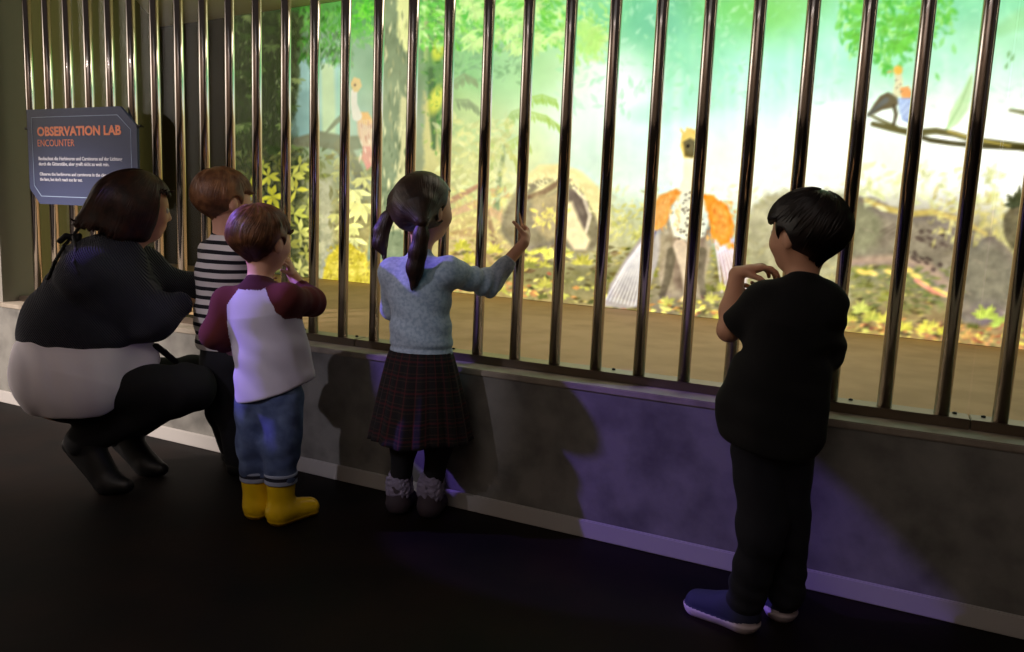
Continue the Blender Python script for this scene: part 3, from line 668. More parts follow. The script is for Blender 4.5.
def skin(sdf, lo, hi, h):
    """surface nets over a sparse grid"""
    lo = np.asarray(lo, float); B = 8
    nb = np.ceil((np.asarray(hi) - lo) / (h * B)).astype(int); n = nb * B + 1
    bi = np.stack(np.meshgrid(*[np.arange(k) for k in nb], indexing='ij'), -1).reshape(-1, 3)
    dc = sdf(lo + (bi * B + B / 2) * h)
    keep = np.abs(dc) < B * h * .87 * 1.7 + 2 * h
    sg = np.where(dc < 0, -1.0, 1.0).reshape(nb)
    V = np.ones(n, np.float32); V[:-1, :-1, :-1] = np.repeat(np.repeat(np.repeat(sg, B, 0), B, 1), B, 2)
    g = np.stack(np.meshgrid(*[np.arange(B + 1)] * 3, indexing='ij'), -1).reshape(-1, 3)
    kb = bi[keep] * B
    for s0 in range(0, len(kb), 400):
        I = (kb[s0:s0 + 400, None, :] + g[None]).reshape(-1, 3)
        V[I[:, 0], I[:, 1], I[:, 2]] = sdf(lo + I * h)
    V[0] = V[-1] = 1; V[:, 0] = V[:, -1] = 1; V[:, :, 0] = V[:, :, -1] = 1
    S = V < 0; c = n - 1
    cnt = np.zeros(c, np.int8)
    for x in (0, 1):
        for y in (0, 1):
            for z in (0, 1): cnt += S[x:c[0] + x, y:c[1] + y, z:c[2] + z]
    act = np.argwhere((cnt > 0) & (cnt < 8)); idm = -np.ones(c, np.int32); idm[tuple(act.T)] = np.arange(len(act))
    P = np.zeros((len(act), 3)); m = np.zeros(len(act))
    for ax in range(3):
        o1, o2 = [k for k in range(3) if k != ax]
        for i in (0, 1):
            for j in (0, 1):
                a = act.copy(); a[:, o1] += i; a[:, o2] += j; b = a.copy(); b[:, ax] += 1
                va, vb = V[tuple(a.T)], V[tuple(b.T)]; x = (va < 0) != (vb < 0)
                t = np.where(x, va / np.where(x, va - vb, 1), 0); q = a.astype(float); q[:, ax] += t
                P += q * x[:, None]; m += x
    P = lo + P / m[:, None] * h
    F = []
    for ax in range(3):
        o1, o2 = [(1, 2), (2, 0), (0, 1)][ax]
        sl = [slice(None)] * 3; sl[ax] = slice(0, -1); sr = [slice(None)] * 3; sr[ax] = slice(1, None)
        e = np.argwhere(S[tuple(sl)] != S[tuple(sr)]); e = e[(e[:, o1] > 0) & (e[:, o2] > 0)]
        inside = S[tuple(e.T)]; q = []
        for i, j in ((1, 1), (0, 1), (0, 0), (1, 0)):
            k = e.copy(); k[:, o1] -= i; k[:, o2] -= j; q.append(idm[tuple(k.T)])
        q = np.stack(q, 1); q = np.where(inside[:, None], q, q[:, ::-1]); F.append(q)
    return P, np.concatenate(F)
def bounds(pts, pad):
    pts = np.asarray(pts); return pts.min(0) - pad, pts.max(0) + pad
def sculpt(name, sdf, pts, pad, h, m, parent, pieces=None):
    """pieces: [(name, material, fn(points)->bool)] taken off as sub-parts of the first mesh"""
    P, F = skin(sdf, *bounds(pts, pad), h)
    if not pieces: return link(name, mesh_np(P, F), m, parent, True)
    cen = P[F].mean(1); left = np.ones(len(F), bool); got = []
    for nm, mm, fn in pieces:
        k = fn(cen) & left; left &= ~k; got.append((nm, mm, k))
    def sub(k):
        u, inv = np.unique(F[k], return_inverse=True); return mesh_np(P[u], inv.reshape(-1, 4))
    o = link(name, sub(left), m, parent, True)
    for nm, mm, k in got:
        if k.any(): link(nm, sub(k), mm, o, True)
    return o
class Fig:
    """places joints: photo direction (u, v) at d metres behind the figure's own upright plane"""
    def __init__(s, x, y):
        s.ref = A3(x, y, 0); s.n = nrm(A3(x - CAM[0], y - CAM[1], 0)); s.r = A3(s.n[1], -s.n[0], 0)
        s.D = (s.ref - CAM) @ s.n; s.m = s.D / FPX
    def P(s, u, v, d=0.0):
        r = rays((u, v))[0]; return CAM + r * ((s.D + d) / (r @ s.n))
    def turn(s, deg, up=0.0):
        """direction: 0 = straight away from the camera, + = to the right"""
        a = math.radians(deg); return nrm(s.n * math.cos(a) + s.r * math.sin(a) + A3(0, 0, up))
Z = A3(0, 0, 1)
def axes(f, u):
    f = nrm(f); u = nrm(u - f * (u @ f)); return f, np.cross(f, u), u      # forward, right, up
def head(S, c, f, u, H, neck=None, ears=True):
    f, r, u = axes(f, u); ax = np.stack([r, f, u]); q = lambda a, b, d: c + (r * a + f * b + u * d) * H
    S.ell(q(0, -.02, .06), A3(.365, .45, .42) * H, ax, .03)
    S.ell(q(0, .13, -.20), A3(.285, .29, .31) * H, ax, .05 * H / .2)
    S.ell(q(0, .24, -.40), A3(.13, .14, .10) * H, ax, .03)
    for sd in (-1, 1):
        S.ell(q(.17 * sd, .27, -.17), A3(.12, .13, .12) * H, ax, .02)
        S.ell(q(.155 * sd, .43, -.02), A3(.075, .05, .045) * H, ax, .012, sub=True)
        if ears: S.ell(q(.395 * sd, -.03, -.12), A3(.045, .085, .13) * H, ax, .008)
    S.cone(q(0, .41, .0), q(0, .475, -.13), .035 * H, .055 * H, .012)
    S.ell(q(0, .405, -.265), A3(.11, .05, .028) * H, ax, .008); S.ell(q(0, .395, -.315), A3(.09, .05, .03) * H, ax, .008)
    return q, ax
def eyes(q, ax, H, parent, iris=(60, 40, 26)):
    for sd in (-1, 1):
        bm = bmesh.new(); bmesh.ops.create_uvsphere(bm, u_segments=14, v_segments=10, radius=.055 * H)
        o = link('eye', bm_mesh(bm), M_eye, parent, True); o.location = q(.15 * sd, .385, -.02)
        f = ax[1]; o.rotation_euler = Vector(f).to_track_quat('Z', 'Y').to_euler()
def hand(S, W, a, n, l, L, curls, thumb=(.55, .75, .35), fan=.10, r=.056):
    """a: along the hand, n: palm side, l: thumb side; curls in radians (base, middle, tip) for 4 fingers"""
    a = nrm(a); n = nrm(n - a * (n @ a)); l = nrm(l - a * (l @ a) - n * (l @ n))
    S.cone(W, W + a * .20 * L, .15 * L, .20 * L, .012, flat=(n, .62))
    S.cone(W + a * .2 * L + l * .03 * L, W + a * .42 * L, .20 * L, .20 * L, .012, flat=(n, .5))
    for i, (off, ln) in enumerate(zip((.185, .062, -.062, -.18), (.40, .45, .42, .33))):
        p = W + a * (.50 - .02 * abs(i - 1.2)) * L + l * off * L; ang = 0.0; d0 = nrm(a + l * (off * fan * 6)); cu = curls[i if len(curls) > 1 else 0]
        S.cone(W + a * .35 * L + l * off * .8 * L, p, r * 1.05 * L, r * 1.05 * L, .006)
        for j, fr in enumerate((.46, .30, .26)):
            ang += cu[j]; q = p + (d0 * math.cos(ang) + n * math.sin(ang)) * ln * fr * L
            S.cone(p, q, r * (1.02 - .08 * j) * L, r * (.96 - .1 * j) * L, .0022); p = q
    b = W + a * .12 * L + l * .13 * L; d = nrm(l * thumb[0] + a * thumb[1] + n * thumb[2])
    k1 = b + d * .22 * L; d2 = nrm(d + a * .35 + n * .25); k2 = k1 + d2 * .17 * L; k3 = k2 + nrm(d2 + n * .25) * .13 * L
    S.cone(b, k1, .085 * L, .068 * L, .012); S.cone(k1, k2, .064 * L, .058 * L, .003); S.cone(k2, k3, .056 * L, .046 * L, .003)
    return W + a * .45 * L
M_skin = mat('fair skin', (214, 160, 130), 0.55, bump=(120, 0.06, 0.001))
M_eye = bpy.data.materials.new('eye'); M_eye.use_nodes = True
nt = M_eye.node_tree; tc = nt.nodes.new('ShaderNodeTexCoord'); sp = nt.nodes.new('ShaderNodeSeparateXYZ'); cr = nt.nodes.new('ShaderNodeValToRGB')
nrmz = nt.nodes.new('ShaderNodeVectorMath'); nrmz.operation = 'NORMALIZE'
nt.links.new(tc.outputs['Object'], nrmz.inputs[0]); nt.links.new(nrmz.outputs[0], sp.inputs[0]); nt.links.new(sp.outputs[2], cr.inputs[0])
cr.color_ramp.interpolation = 'CONSTANT'; cr.color_ramp.elements[0].color = (.8, .76, .72, 1); e = cr.color_ramp.elements.new(.80); e.color = (.09, .05, .03, 1)
cr.color_ramp.elements[1].position = .80; cr.color_ramp.elements[2].position = .96; cr.color_ramp.elements[2].color = (.005, .005, .005, 1)
b_ = nt.nodes['Principled BSDF']; nt.links.new(cr.outputs[0], b_.inputs['Base Color']); b_.inputs['Roughness'].default_value = .15
def hairmat(name, c, c2, scale=160):
    return mat(name, c, 0.45, mix=(c2, 34, .38, .68), spec=0.45, bump=(240, .25, .001))
def comb(name, S, lo_hi, m, parent, flow, N=700, K=8, step=.008, wd=.0034, lift=.0016, seed=1, h=.003, stop=None):
    """hair volume plus locks laid over it, combed along flow(points)"""
    P, F = skin(S, *lo_hi, h); rg = np.random.default_rng(seed)
    p = P[rg.integers(len(P), size=N)].copy(); W_ = wd * rg.uniform(.6, 1.3, N); path, nor = [], []
    def grad(x):
        e = 1e-3; return np.stack([S(x + A3(e, 0, 0)) - S(x - A3(e, 0, 0)), S(x + A3(0, e, 0)) - S(x - A3(0, e, 0)), S(x + A3(0, 0, e)) - S(x - A3(0, 0, e))], 1)
    g = grad(p); g /= np.linalg.norm(g, axis=1, keepdims=True) + 1e-9; free = np.zeros(N, bool); tl = None
    for i in range(K):
        path.append(p.copy()); nor.append(g.copy())
        fl = flow(p); t = fl - g * (fl * g).sum(1, keepdims=True); t /= np.linalg.norm(t, axis=1, keepdims=True) + 1e-9
        if tl is not None: t = np.where(free[:, None], tl, t * .8 + tl * .2)
        tl = t; q = p + t * np.where(free, .15, 1.0)[:, None] * step; g2 = grad(q); g2 /= np.linalg.norm(g2, axis=1, keepdims=True) + 1e-9
        edge = (g2 * g).sum(1) < .75; free |= edge
        q = np.where(free[:, None], q, q - g2 * np.clip(S(q), -.006, .006)[:, None]); g = np.where(free[:, None], g, g2); p = q
        if stop is not None: W_ = np.where(stop(p), 0, W_)
    path, nor = np.stack(path, 1), np.stack(nor, 1); tan = np.gradient(path, axis=1); sd = np.cross(tan, nor); sd /= np.linalg.norm(sd, axis=2, keepdims=True) + 1e-9
    pr = (np.sin(np.linspace(.12, 1, K) * math.pi) ** .7)[None, :, None] * (W_ > 0)[:, None, None]; ww = W_[:, None, None] * pr
    V = np.stack([path - sd * ww - nor * .001, path + nor * lift * (.4 + pr), path + sd * ww - nor * .001], 2).reshape(-1, 3)
    b = (np.arange(N)[:, None, None] * K + np.arange(K - 1)[None, :, None]) * 3 + np.arange(2)[None, None, :]
    b = b[W_ > 0].reshape(-1); Q4 = np.stack([b, b + 1, b + 4, b + 3], 1)
    return link(name, mesh_np(np.concatenate([P, V]), np.concatenate([F, Q4 + len(P)])), m, parent, True)
def crown_flow(c, f, u, H, whirl=.5, fwd=.0):
    f, r, u = axes(f, u); cr = c + (u * .45 - f * .16) * H
    def fl(p):
        d = p - cr; d = d / (np.linalg.norm(d, axis=1, keepdims=True) + 1e-6)
        return d + whirl * np.cross(d, u) - u * .25 + f * fwd + .35 * np.stack([wob(p, 45, 1), wob(p, 45, 2), wob(p, 45, 3)], 1)
    return fl
def hair_cap(S, c, f, u, H, thick, fringe, temple, nape, rear=0.0, lock=.004, seed=1, side_drop=0.0):
    """short hair: a shell round the skull, open over the face and round the ears"""
    f, r, u = axes(f, u); ax = np.stack([r, f, u]); q = lambda a, b, d: c + (r * a + f * b + u * d) * H
    S.ell(q(0, -.02, .06), A3(.365, .45, .42) * H + thick, ax, .02)
    S.ell(q(0, -.14 - rear, .0), A3(.32, .32, .33) * H + thick, ax, .05)
    S.cone(q(0, -.20, -.08), q(0, -.17, nape + .04), .25 * H, .155 * H, .04, flat=(f, .85))
    S.add(lambda p: lock * .6 * wob(p, 38, seed) + .020 * sstep(-((p - c) @ u) / H, .0, .42))
    def face(p):
        e = (p - c) @ ax.T / H
        fr = fringe + .012 * np.sin(e[:, 0] * 26 + seed)
        return -np.maximum(-(e[:, 1] - (temple + np.maximum(0, (-.12 - e[:, 2])) * -.9)), e[:, 2] - fr) * H
    S.inter(face, .016)
    S.inter(lambda p: ((q(0, 0, nape) + r * 0 - p) @ u) + .006 * np.sin(((p - c) @ r) * 150), .012)
    for sd in (-1, 1): S.ell(q(.41 * sd, .01, -.14), A3(.17, .115, .16) * H, ax, .006, sub=True)
    return q

# ------------------------------------------------------------------ people
VOX = 0.0034
def person(fig, label, pts0):
    return empty('person', (fig.ref[0], fig.ref[1], 0), label, 'person')
def sway(S, amp, k, seed): S.add(lambda p: amp * wob(p, k, seed)); return S
def folds(S, p0, direction, amp, k, width, seed=0):
    """cloth creases running across 'direction' near p0"""
    dv = nrm(direction)
    S.add(lambda p: amp * np.sin(((p - p0) @ dv) * k + 1.3 * wob(p, 18, seed)) * np.exp(-(((p - p0) ** 2).sum(1)) / width ** 2)); return S

# ---- girl in the grey-blue jumper, holding a bar
def girl():
    g = Fig(2.54, -0.29); m = g.m; P = g.P
    root = person(g, 'girl in pale grey jumper and dark plaid skirt gripping a steel bar', None)
    f = g.turn(18); r = A3(f[1], -f[0], 0); hf = g.turn(52, -.03)
    H = .205; hc = P(424, 206, .03)
    pel, wst, cst, nk = P(421, 378), P(421, 335), P(420, 288), P(420, 256, .01)
    sL, sR = P(394, 273, .03), P(448, 272, -.04); eL, wL = P(393, 308, .13), P(402, 292, .22)
    bar = A3(2.785, 0, P(521, 236, .12)[2]); K = bar + g.r * .027 + A3(0, -.006, .012)
    ha = nrm(g.n * .75 + g.r * .25 + Z * .35); W = K - ha * .052 + A3(0, 0, -.012)
    eR = P(489, 283, .04)
    hpL, hpR = P(407, 392, .02), P(434, 392, -.02); kL, kR = P(404, 445, .02), P(439, 445, .0)
    fL, fR = on_floor(399, 512), on_floor(430, 516); aL, aR = fL + Z * .075, fR + Z * .075
    S = Sdf()
    S.cone(pel, wst, .092, .080, flat=(f, .75)).cone(wst, cst, .080, .086, flat=(f, .75)).cone(cst, nk - Z * .03, .086, .05, .04, flat=(f, .75))
    S.cone(nk - Z * .03, hc - Z * .05, .034, .036, .02)
    for a, b, c_ in ((sL, eL, wL), (sR, eR, W)): S.chain([cst + (a - cst) * .5 + Z * .01, a, b, c_], [.045, .034, .026, .018], .025)
    for a, b, c_ in ((hpL, kL, aL), (hpR, kR, aR)): S.chain([a, b, c_], [.055, .037, .027], .03); S.cone(c_, c_ + f * .05 - Z * .045, .026, .022)
    q, ax = head(S, hc, hf, Z, H)
    hand(S, W, ha, -g.r + g.n * .1, Z, .124, [(.62, 1.1, .7), (.8, 1.25, .8), (.8, 1.25, .8), (.8, 1.3, .8)], thumb=(.85, .15, .75))
    hand(S, wL, nrm(g.n + Z * .5), -Z + g.r * .4, g.r, .112, [(.4, .5, .3)])
    pts = [pel, hc + Z * .13, hc - Z * .1, W + ha * .13, wL + g.n * .13, fL, fR, sL, sR, eL, eR, hc + hf * .12]
    sculpt('body', S, pts, .07, VOX, M_skin, root); eyes(q, ax, H, root)
    # jumper
    M_j, _ = wave_bump(mat('grey blue marl jersey', (176, 188, 200), .9, mix=((150, 164, 180), 90, .4, .6), sheen=.2), 90, .25, .002, 'Z', .6)
    J = Sdf(); o = .011
    J.cone(P(421, 352), wst, .108, .100, .03, flat=(f, .76)).cone(wst, cst, .100, .098, .03, flat=(f, .78)).cone(cst, nk - Z * .035, .096, .050, .05, flat=(f, .78))
    for a, b, c_ in ((sL, eL, wL), (sR, eR, W - ha * .03)):
        q_ = .50 if a is sR else .78
        J.chain([cst + (a - cst) * .5 + Z * .012, a, b, b + (c_ - b) * q_], [.056, .046, .040, .031], .03)
        e = b + (c_ - b) * (q_ + .02); J.cone(e - nrm(c_ - b) * .004, e + nrm(c_ - b) * .022, .0275, .0255, .006)
    J.cone(nk - Z * .022, nk - Z * .006, .046, .044, .008, flat=(f, .85))
    folds(J, eR, (sR - eR), .006, 150, .07, 3); folds(J, P(421, 330), Z + g.r * .4, .004, 90, .14, 4); folds(J, (sR + eR) / 2, (sR - eR) + Z * .06, .003, 110, .08, 6); sway(J, .003, 28, 9)
    J.add(lambda p: .005 * np.exp(-((p[:, 2] - P(421, 346)[2]) / .008) ** 2))
    J.cut(P(421, 357), -Z, .008).cuff(eR + (W - ha * .03 - eR) * .52 + nrm(W - eR) * .022, nrm(W - eR), .05)
    sculpt('jumper', J, [P(421, 360), nk, sL, sR, eL, eR, wL, W], .13, VOX, M_j, root)
    # pleated plaid skirt
    M_p = mat('dark plaid wool', (13, 8, 10), .95); nt = M_p.node_tree; tc = nt.nodes.new('ShaderNodeTexCoord'); last = None
    for dirn, sc, c in (('Z', 2.6, (84, 18, 24)), ('X', 4.2, (84, 20, 24)), ('Z', 5.2, (66, 46, 32))):
        wv = nt.nodes.new('ShaderNodeTexWave'); wv.bands_direction = dirn; wv.inputs['Scale'].default_value = sc / 3; nt.links.new(tc.outputs['UV'], wv.inputs['Vector'])
        th = nt.nodes.new('ShaderNodeMapRange'); th.inputs[1].default_value = .93; th.inputs[2].default_value = .99; th.inputs[4].default_value = .42; nt.links.new(wv.outputs['Fac'], th.inputs[0])
        x = nt.nodes.new('ShaderNodeMix'); x.data_type = 'RGBA'; x.inputs[7].default_value = L4(c); nt.links.new(th.outputs[0], x.inputs[0])
        if last: nt.links.new(last, x.inputs[6])
        else: x.inputs[6].default_value = L4((13, 8, 10))
        last = x.outputs[2]
    nt.links.new(last, nt.nodes['Principled BSDF'].inputs['Base Color'])
    top, bot = P(421, 350), P(421, 436); nth, nr = 216, 26; V = []; UVs = []
    for i in range(nr):
        t = i / (nr - 1)
        for j in range(nth):
            th = 2 * math.pi * j / nth; ph = (th * 18 / (2 * math.pi)) % 1
            R = .106 + .066 * t ** .85 + (.002 + .010 * t) * (1 - 2 * abs(ph - .35)) + .007 * t * math.sin(3 * th + .8)
            zz = top[2] + (bot[2] - top[2]) * t + .006 * t * math.sin(5 * th)
            V.append(top * A3(1, 1, 0) + (r * math.cos(th) * R + f * math.sin(th) * R * (.78 + .12 * t)) + A3(0, 0, zz)); UVs.append((th * .9, 0, t * 2.2))
    V = np.array(V); F = [[i * nth + j, (i + 1) * nth + j, (i + 1) * nth + (j + 1) % nth, i * nth + (j + 1) % nth] for i in range(nr - 1) for j in range(nth)]
    inn = V.copy(); cxy = np.tile(top[:2], (len(V), 1)); inn[:, :2] = cxy + (V[:, :2] - cxy) * .97; n0 = len(V)
    F2 = [[n0 + x for x in q_[::-1]] for q_ in F] + [[(nr - 1) * nth + j, n0 + (nr - 1) * nth + j, n0 + (nr - 1) * nth + (j + 1) % nth, (nr - 1) * nth + (j + 1) % nth] for j in range(nth)]
    me = mesh_np(np.concatenate([V, inn]), np.array(F + F2)); uv = me.uv_layers.new(name='UVMap'); vi = np.empty(len(me.loops), np.int32); me.loops.foreach_get('vertex_index', vi)
    T = np.array(UVs + UVs); uvs = np.stack([T[vi, 0], T[vi, 2]], 1); uv.data.foreach_set('uv', uvs.astype(np.float32).ravel())
    for nd in nt.nodes:
        if nd.type == 'TEX_WAVE' and nd.bands_direction == 'Z': nd.bands_direction = 'Y'
    link('skirt', me, M_p, root, True)
    # tights, boots
    M_t = mat('black knitted tights', (16, 15, 18), .9); T_ = Sdf()
    T_.cone(pel, wst - Z * .02, .098, .088, flat=(f, .76))
    for a, b, c_ in ((hpL, kL, aL), (hpR, kR, aR)): T_.chain([a, b, c_ + Z * .0], [.061, .043, .034], .03)
    sculpt('tights', T_, [pel, wst, kL, kR, aL, aR], .13, VOX, M_t, root)
    M_b = mat('grey suede boot', (60, 50, 58), .8, bump=(90, .2, .001)); M_f = mat('pale fleece', (132, 124, 146), .95, bump=(140, .8, .006)); M_s = mat('dark boot sole', (30, 26, 26), .7)
    for a, fl_ in ((aL, fL), (aR, fR)):
        B = Sdf(); d = nrm(f + g.r * .12); ft = fl_ * A3(1, 1, 0)
        B.cone(ft + Z * .045 - d * .012, a + Z * .035, .040, .041, .02).cone(ft + Z * .028, ft + d * .085 + Z * .024, .036, .030, .03).cut(ft, -Z, .003)
        bo = sculpt('boot', B, [ft, a, ft + d * .12], .08, VOX, M_b, root, [('sole', M_s, lambda c: c[:, 2] < .014)])
        C = Sdf(); C.cone(a + Z * .012, a + Z * .048, .047, .045, .01); sway(C, .006, 150, 5)
        sculpt('fleece_cuff', C, [a, a + Z * .05], .07, VOX, M_f, bo)
    # hair: cap, bunches and ties
    M_h = hairmat('dark brown hair', (38, 24, 18), (62, 40, 28), 120); Hh = Sdf(); f_, r_, u_ = axes(hf, Z); tilt = g.n
    hq = lambda a, b, c_: hc + (r_ * a + f_ * b + u_ * c_) * H
    Hh.ell(hq(0, -.02, .06), A3(.365, .45, .42) * H + .012, ax, .02); Hh.ell(hq(0, -.12, -.02), A3(.36, .36, .40) * H + .010, ax, .04)
    tieL, tieR = P(393, 209, .10), P(422, 222, -.105)
    for t_, src in ((tieL, hq(-.36, -.2, .0)), (tieR, hq(.30, -.34, -.06))): Hh.cone(src, t_, .045, .022, .04)
    Hh.add(lambda p: .0022 * wob(p, 40, 3))
    Hh.inter(lambda p: -np.maximum(-(((p - hc) @ f_) / H - .10 - .5 * np.maximum(0, ((p - hc) @ u_) / H)), ((p - hc) @ u_) / H - .27) * H, .01)
    Hh.inter(lambda p: (hq(0, 0, -.33) - p) @ u_ + .3 * ((p - hc) @ f_), .01)
    for sd in (-1, 1): Hh.ell(hq(.40 * sd, .03, -.12), A3(.12, .10, .14) * H, ax, .006, sub=True)
    def to_tie(p):
        a, b = tieL - p, tieR - p; la, lb = np.linalg.norm(a, axis=1, keepdims=True), np.linalg.norm(b, axis=1, keepdims=True)
        return np.where(la < lb, a / la, b / lb) + .15 * np.stack([wob(p, 50, 1), wob(p, 50, 2), wob(p, 50, 3)], 1)
    hair = comb('hair', Hh, bounds([hc, hc + Z * .12, hc - Z * .08, tieL, tieR], .11), M_h, root, to_tie, 800, 9, .009, .003, .0012, 4)
    M_tie = mat('black hair tie', (14, 12, 14), .6)
    for t_, path, rr, dd in ((tieL, [P(387, 219, .10), P(381, 231, .095), P(380, 243, .09), P(385, 256, .08)], [.015, .019, .018, .007], 5),
                         (tieR, [P(421, 236, -.105), P(418, 252, -.10), P(415, 268, -.095), P(414, 284, -.09)], [.018, .022, .021, .012], 7)):
        B = Sdf().chain([t_] + path, [.015] + rr, .03); ctr = t_
        B.add(lambda p: .002 * wob(p, 45, dd))
        comb('bunch', B, bounds([t_] + path, .06), M_h, hair, lambda p: -Z + g.r * (-.25 if dd == 5 else -.12) * np.ones((len(p), 1)) + .2 * np.stack([wob(p, 50, 1), wob(p, 50, 2), 0 * p[:, 0]], 1), 160, 9, .010, .0034, .0016, dd)
        bm = bmesh.new(); bmesh.ops.create_uvsphere(bm, u_segments=16, v_segments=10, radius=.021)
        o = link('hair_tie', bm_mesh(bm), M_tie, hair, True); o.location = t_; o.scale = (1, 1, .6)
    return root
girl()

# ---- boy in black at the right
def boy():
    g = Fig(3.72, -0.46); m = g.m; P = g.P
    root = person(g, 'boy in black t-shirt and dark trousers with bent wrist near chin', None)
    f = g.turn(-25); r = A3(f[1], -f[0], 0); hf = g.turn(-50, -.04)
    H = .186; hc = P(807, 231, .03)
    pel, wst, cst, nk = P(773, 428), P(780, 375), P(794, 322), P(803, 284, .0)
    sL, sR = P(764, 302, .0), P(824, 305, .0); eL, wL = P(729, 330, .03), P(737, 273, .10)
    eR, wR = P(823, 350, .06), P(769, 303, .16)
    hpL, hpR = P(757, 452, -.01), P(788, 452, .03); kL, kR = P(762, 530, -.02), P(787, 525, .07)
    heel, toe = on_floor(752, 632), on_floor(688, 608); hb = on_floor(783, 622)
    aL, aR = on_floor(744, 628) + Z * .075, hb + Z * .075
    S = Sdf()
    S.cone(pel, wst, .088, .080, flat=(f, .78)).cone(wst, cst, .080, .088, flat=(f, .75)).cone(cst, nk - Z * .03, .086, .05, .04, flat=(f, .75))
    S.cone(nk - Z * .03, hc - Z * .05, .033, .036, .02)
    for a, b, c_ in ((sL, eL, wL), (sR, eR, wR)): S.chain([cst + (a - cst) * .5 + Z * .01, a, b, b + (c_ - b) * .35, c_], [.045, .034, .027, .0285, .0185], .02)
    for a, b, c_ in ((hpL, kL, aL), (hpR, kR, aR)): S.chain([a, b, c_], [.056, .040, .028], .03); S.cone(c_, c_ + f * .05 - Z * .04, .026, .022)
    q, ax = head(S, hc, hf, Z, H)
    hand(S, wL, nrm(g.r * .95 + Z * .30 + g.n * .1), -Z + g.r * .15, -g.n, .122, [(.30, .5, .35), (.38, .55, .4), (.45, .6, .45), (.5, .7, .5)], thumb=(.5, .75, .55))
    hand(S, wR, nrm(-g.r * .75 + Z * .25 + g.n * .1), -g.n - Z * .2, Z, .112, [(.4, .7, .5)])
    pts = [pel, hc + Z * .12, wL, wL + g.r * .11, wR, wR - g.r * .11, heel, toe, hb, sL, sR, eL, eR, hc + hf * .12]
    sculpt('body', S, pts, .07, VOX, M_skin, root); eyes(q, ax, H, root)
    M_s = mat('black cotton t-shirt', (6, 6, 9), .95, bump=(60, .2, .002)); T = Sdf()
    T.cone(P(770, 432), wst, .118, .105, .03, flat=(f, .78)).cone(wst, cst, .104, .098, .03, flat=(f, .8)).cone(cst, nk - Z * .03, .096, .052, .05, flat=(f, .78))
    T.cone(P(734, 405), P(752, 360), .048, .03, .05).cone(P(811, 436), P(815, 380), .034, .03, .05)
    T.chain([cst + (sL - cst) * .5 + Z * .012, sL, sL + (eL - sL) * .80], [.056, .047, .043], .03)
    T.chain([cst + (sR - cst) * .5 + Z * .012, sR, eR, eR + (wR - eR) * .15], [.056, .047, .045, .040], .03)
    T.cone(nk - Z * .02, nk - Z * .008, .047, .044, .008, flat=(f, .85))
    sway(T, .0045, 26, 2); folds(T, P(760, 400), Z + g.r * .3, .005, 80, .12, 2); folds(T, P(835, 340), Z, .004, 110, .08, 8)
    T.cut(P(735, 438), -Z - g.r * .22, .012).cuff(sL + (eL - sL) * .86, nrm(eL - sL), .075, .006)
    sculpt('t_shirt', T, [P(770, 455), nk, sL, sR, eL, eR], .15, VOX, M_s, root)
    M_t = mat('dark indigo trousers', (14, 15, 28), .9, bump=(70, .25, .002)); R = Sdf()
    R.cone(pel, P(775, 400), .097, .090, flat=(f, .8))
    for a, b, c_ in ((hpL, kL, aL), (hpR, kR, aR)): R.chain([a, b, c_ + Z * .01], [.066, .054, .049], .03)
    for kk in (kL, kR): folds(R, kk, Z + g.r * .5, .004, 70, .10, 5)
    for kk in (aL, aR): folds(R, kk + Z * .05, Z + g.r * .4, .0045, 110, .06, 7)
    sway(R, .004, 35, 1)
    sculpt('trousers', R, [pel, P(775, 400), kL, kR, aL, aR], .13, VOX, M_t, root)
    M_u = mat('dark blue knit shoe', (26, 30, 58), .8, bump=(150, .3, .002)); M_so = mat('pale rubber sole', (190, 176, 182), .6); M_lp = mat('yellow green tab', (170, 180, 60), .6)
    for a, b, sd in ((heel, toe, 1), (hb, hb + nrm(f + g.n * .4) * .18, 0)):
        a = a * A3(1, 1, 0); b = b * A3(1, 1, 0); d = nrm(b - a); B = Sdf(); sidev = A3(d[1], -d[0], 0)
        B.cone(a + d * .022 + Z * .040, a + d * .03 + Z * .080, .036, .034, .02).cone(a + d * .03 + Z * .034, a + d * .15 + Z * .024, .037, .034, .03).cone(a + d * .08 + Z * .055, a + d * .15 + Z * .03, .026, .022, .03)
        B.cut(A3(0, 0, .001), -Z, .004); B.add(lambda p: -.004 * sstep(.026 - p[:, 2], -.002, .002))
        sh = sculpt('sneaker', B, [a, b, a + Z * .1], .07, .003, M_u, root, [('sole', M_so, lambda c: c[:, 2] < .0255 + .012 * np.exp(-((c - a) @ d / .03) ** 2))])
        lp = Sdf().cone(a - d * .012 + Z * .075, a - d * .018 + Z * .105, .0045, .0045, .004, flat=(d, .6)); sculpt('heel_tab', lp, [a + Z * .09], .05, .0025, M_lp, sh)
    M_h = hairmat('black hair', (20, 14, 12), (34, 24, 20), 130); Hh = Sdf()
    hair_cap(Hh, hc - g.r * .006, hf, Z, H, .012, .12, .15, -.56, .05, .005, 3)
    comb('hair', Hh, bounds([hc - Z * .09, hc + Z * .11], .13), M_h, root, crown_flow(hc, hf, Z, H, .5, .1), 900, 8, .008, .0036, .003, 3, stop=lambda p: (((p - hc) @ hf) / H > -.14) & (((p - hc) @ Z) / H < .04))
    return root
boy()

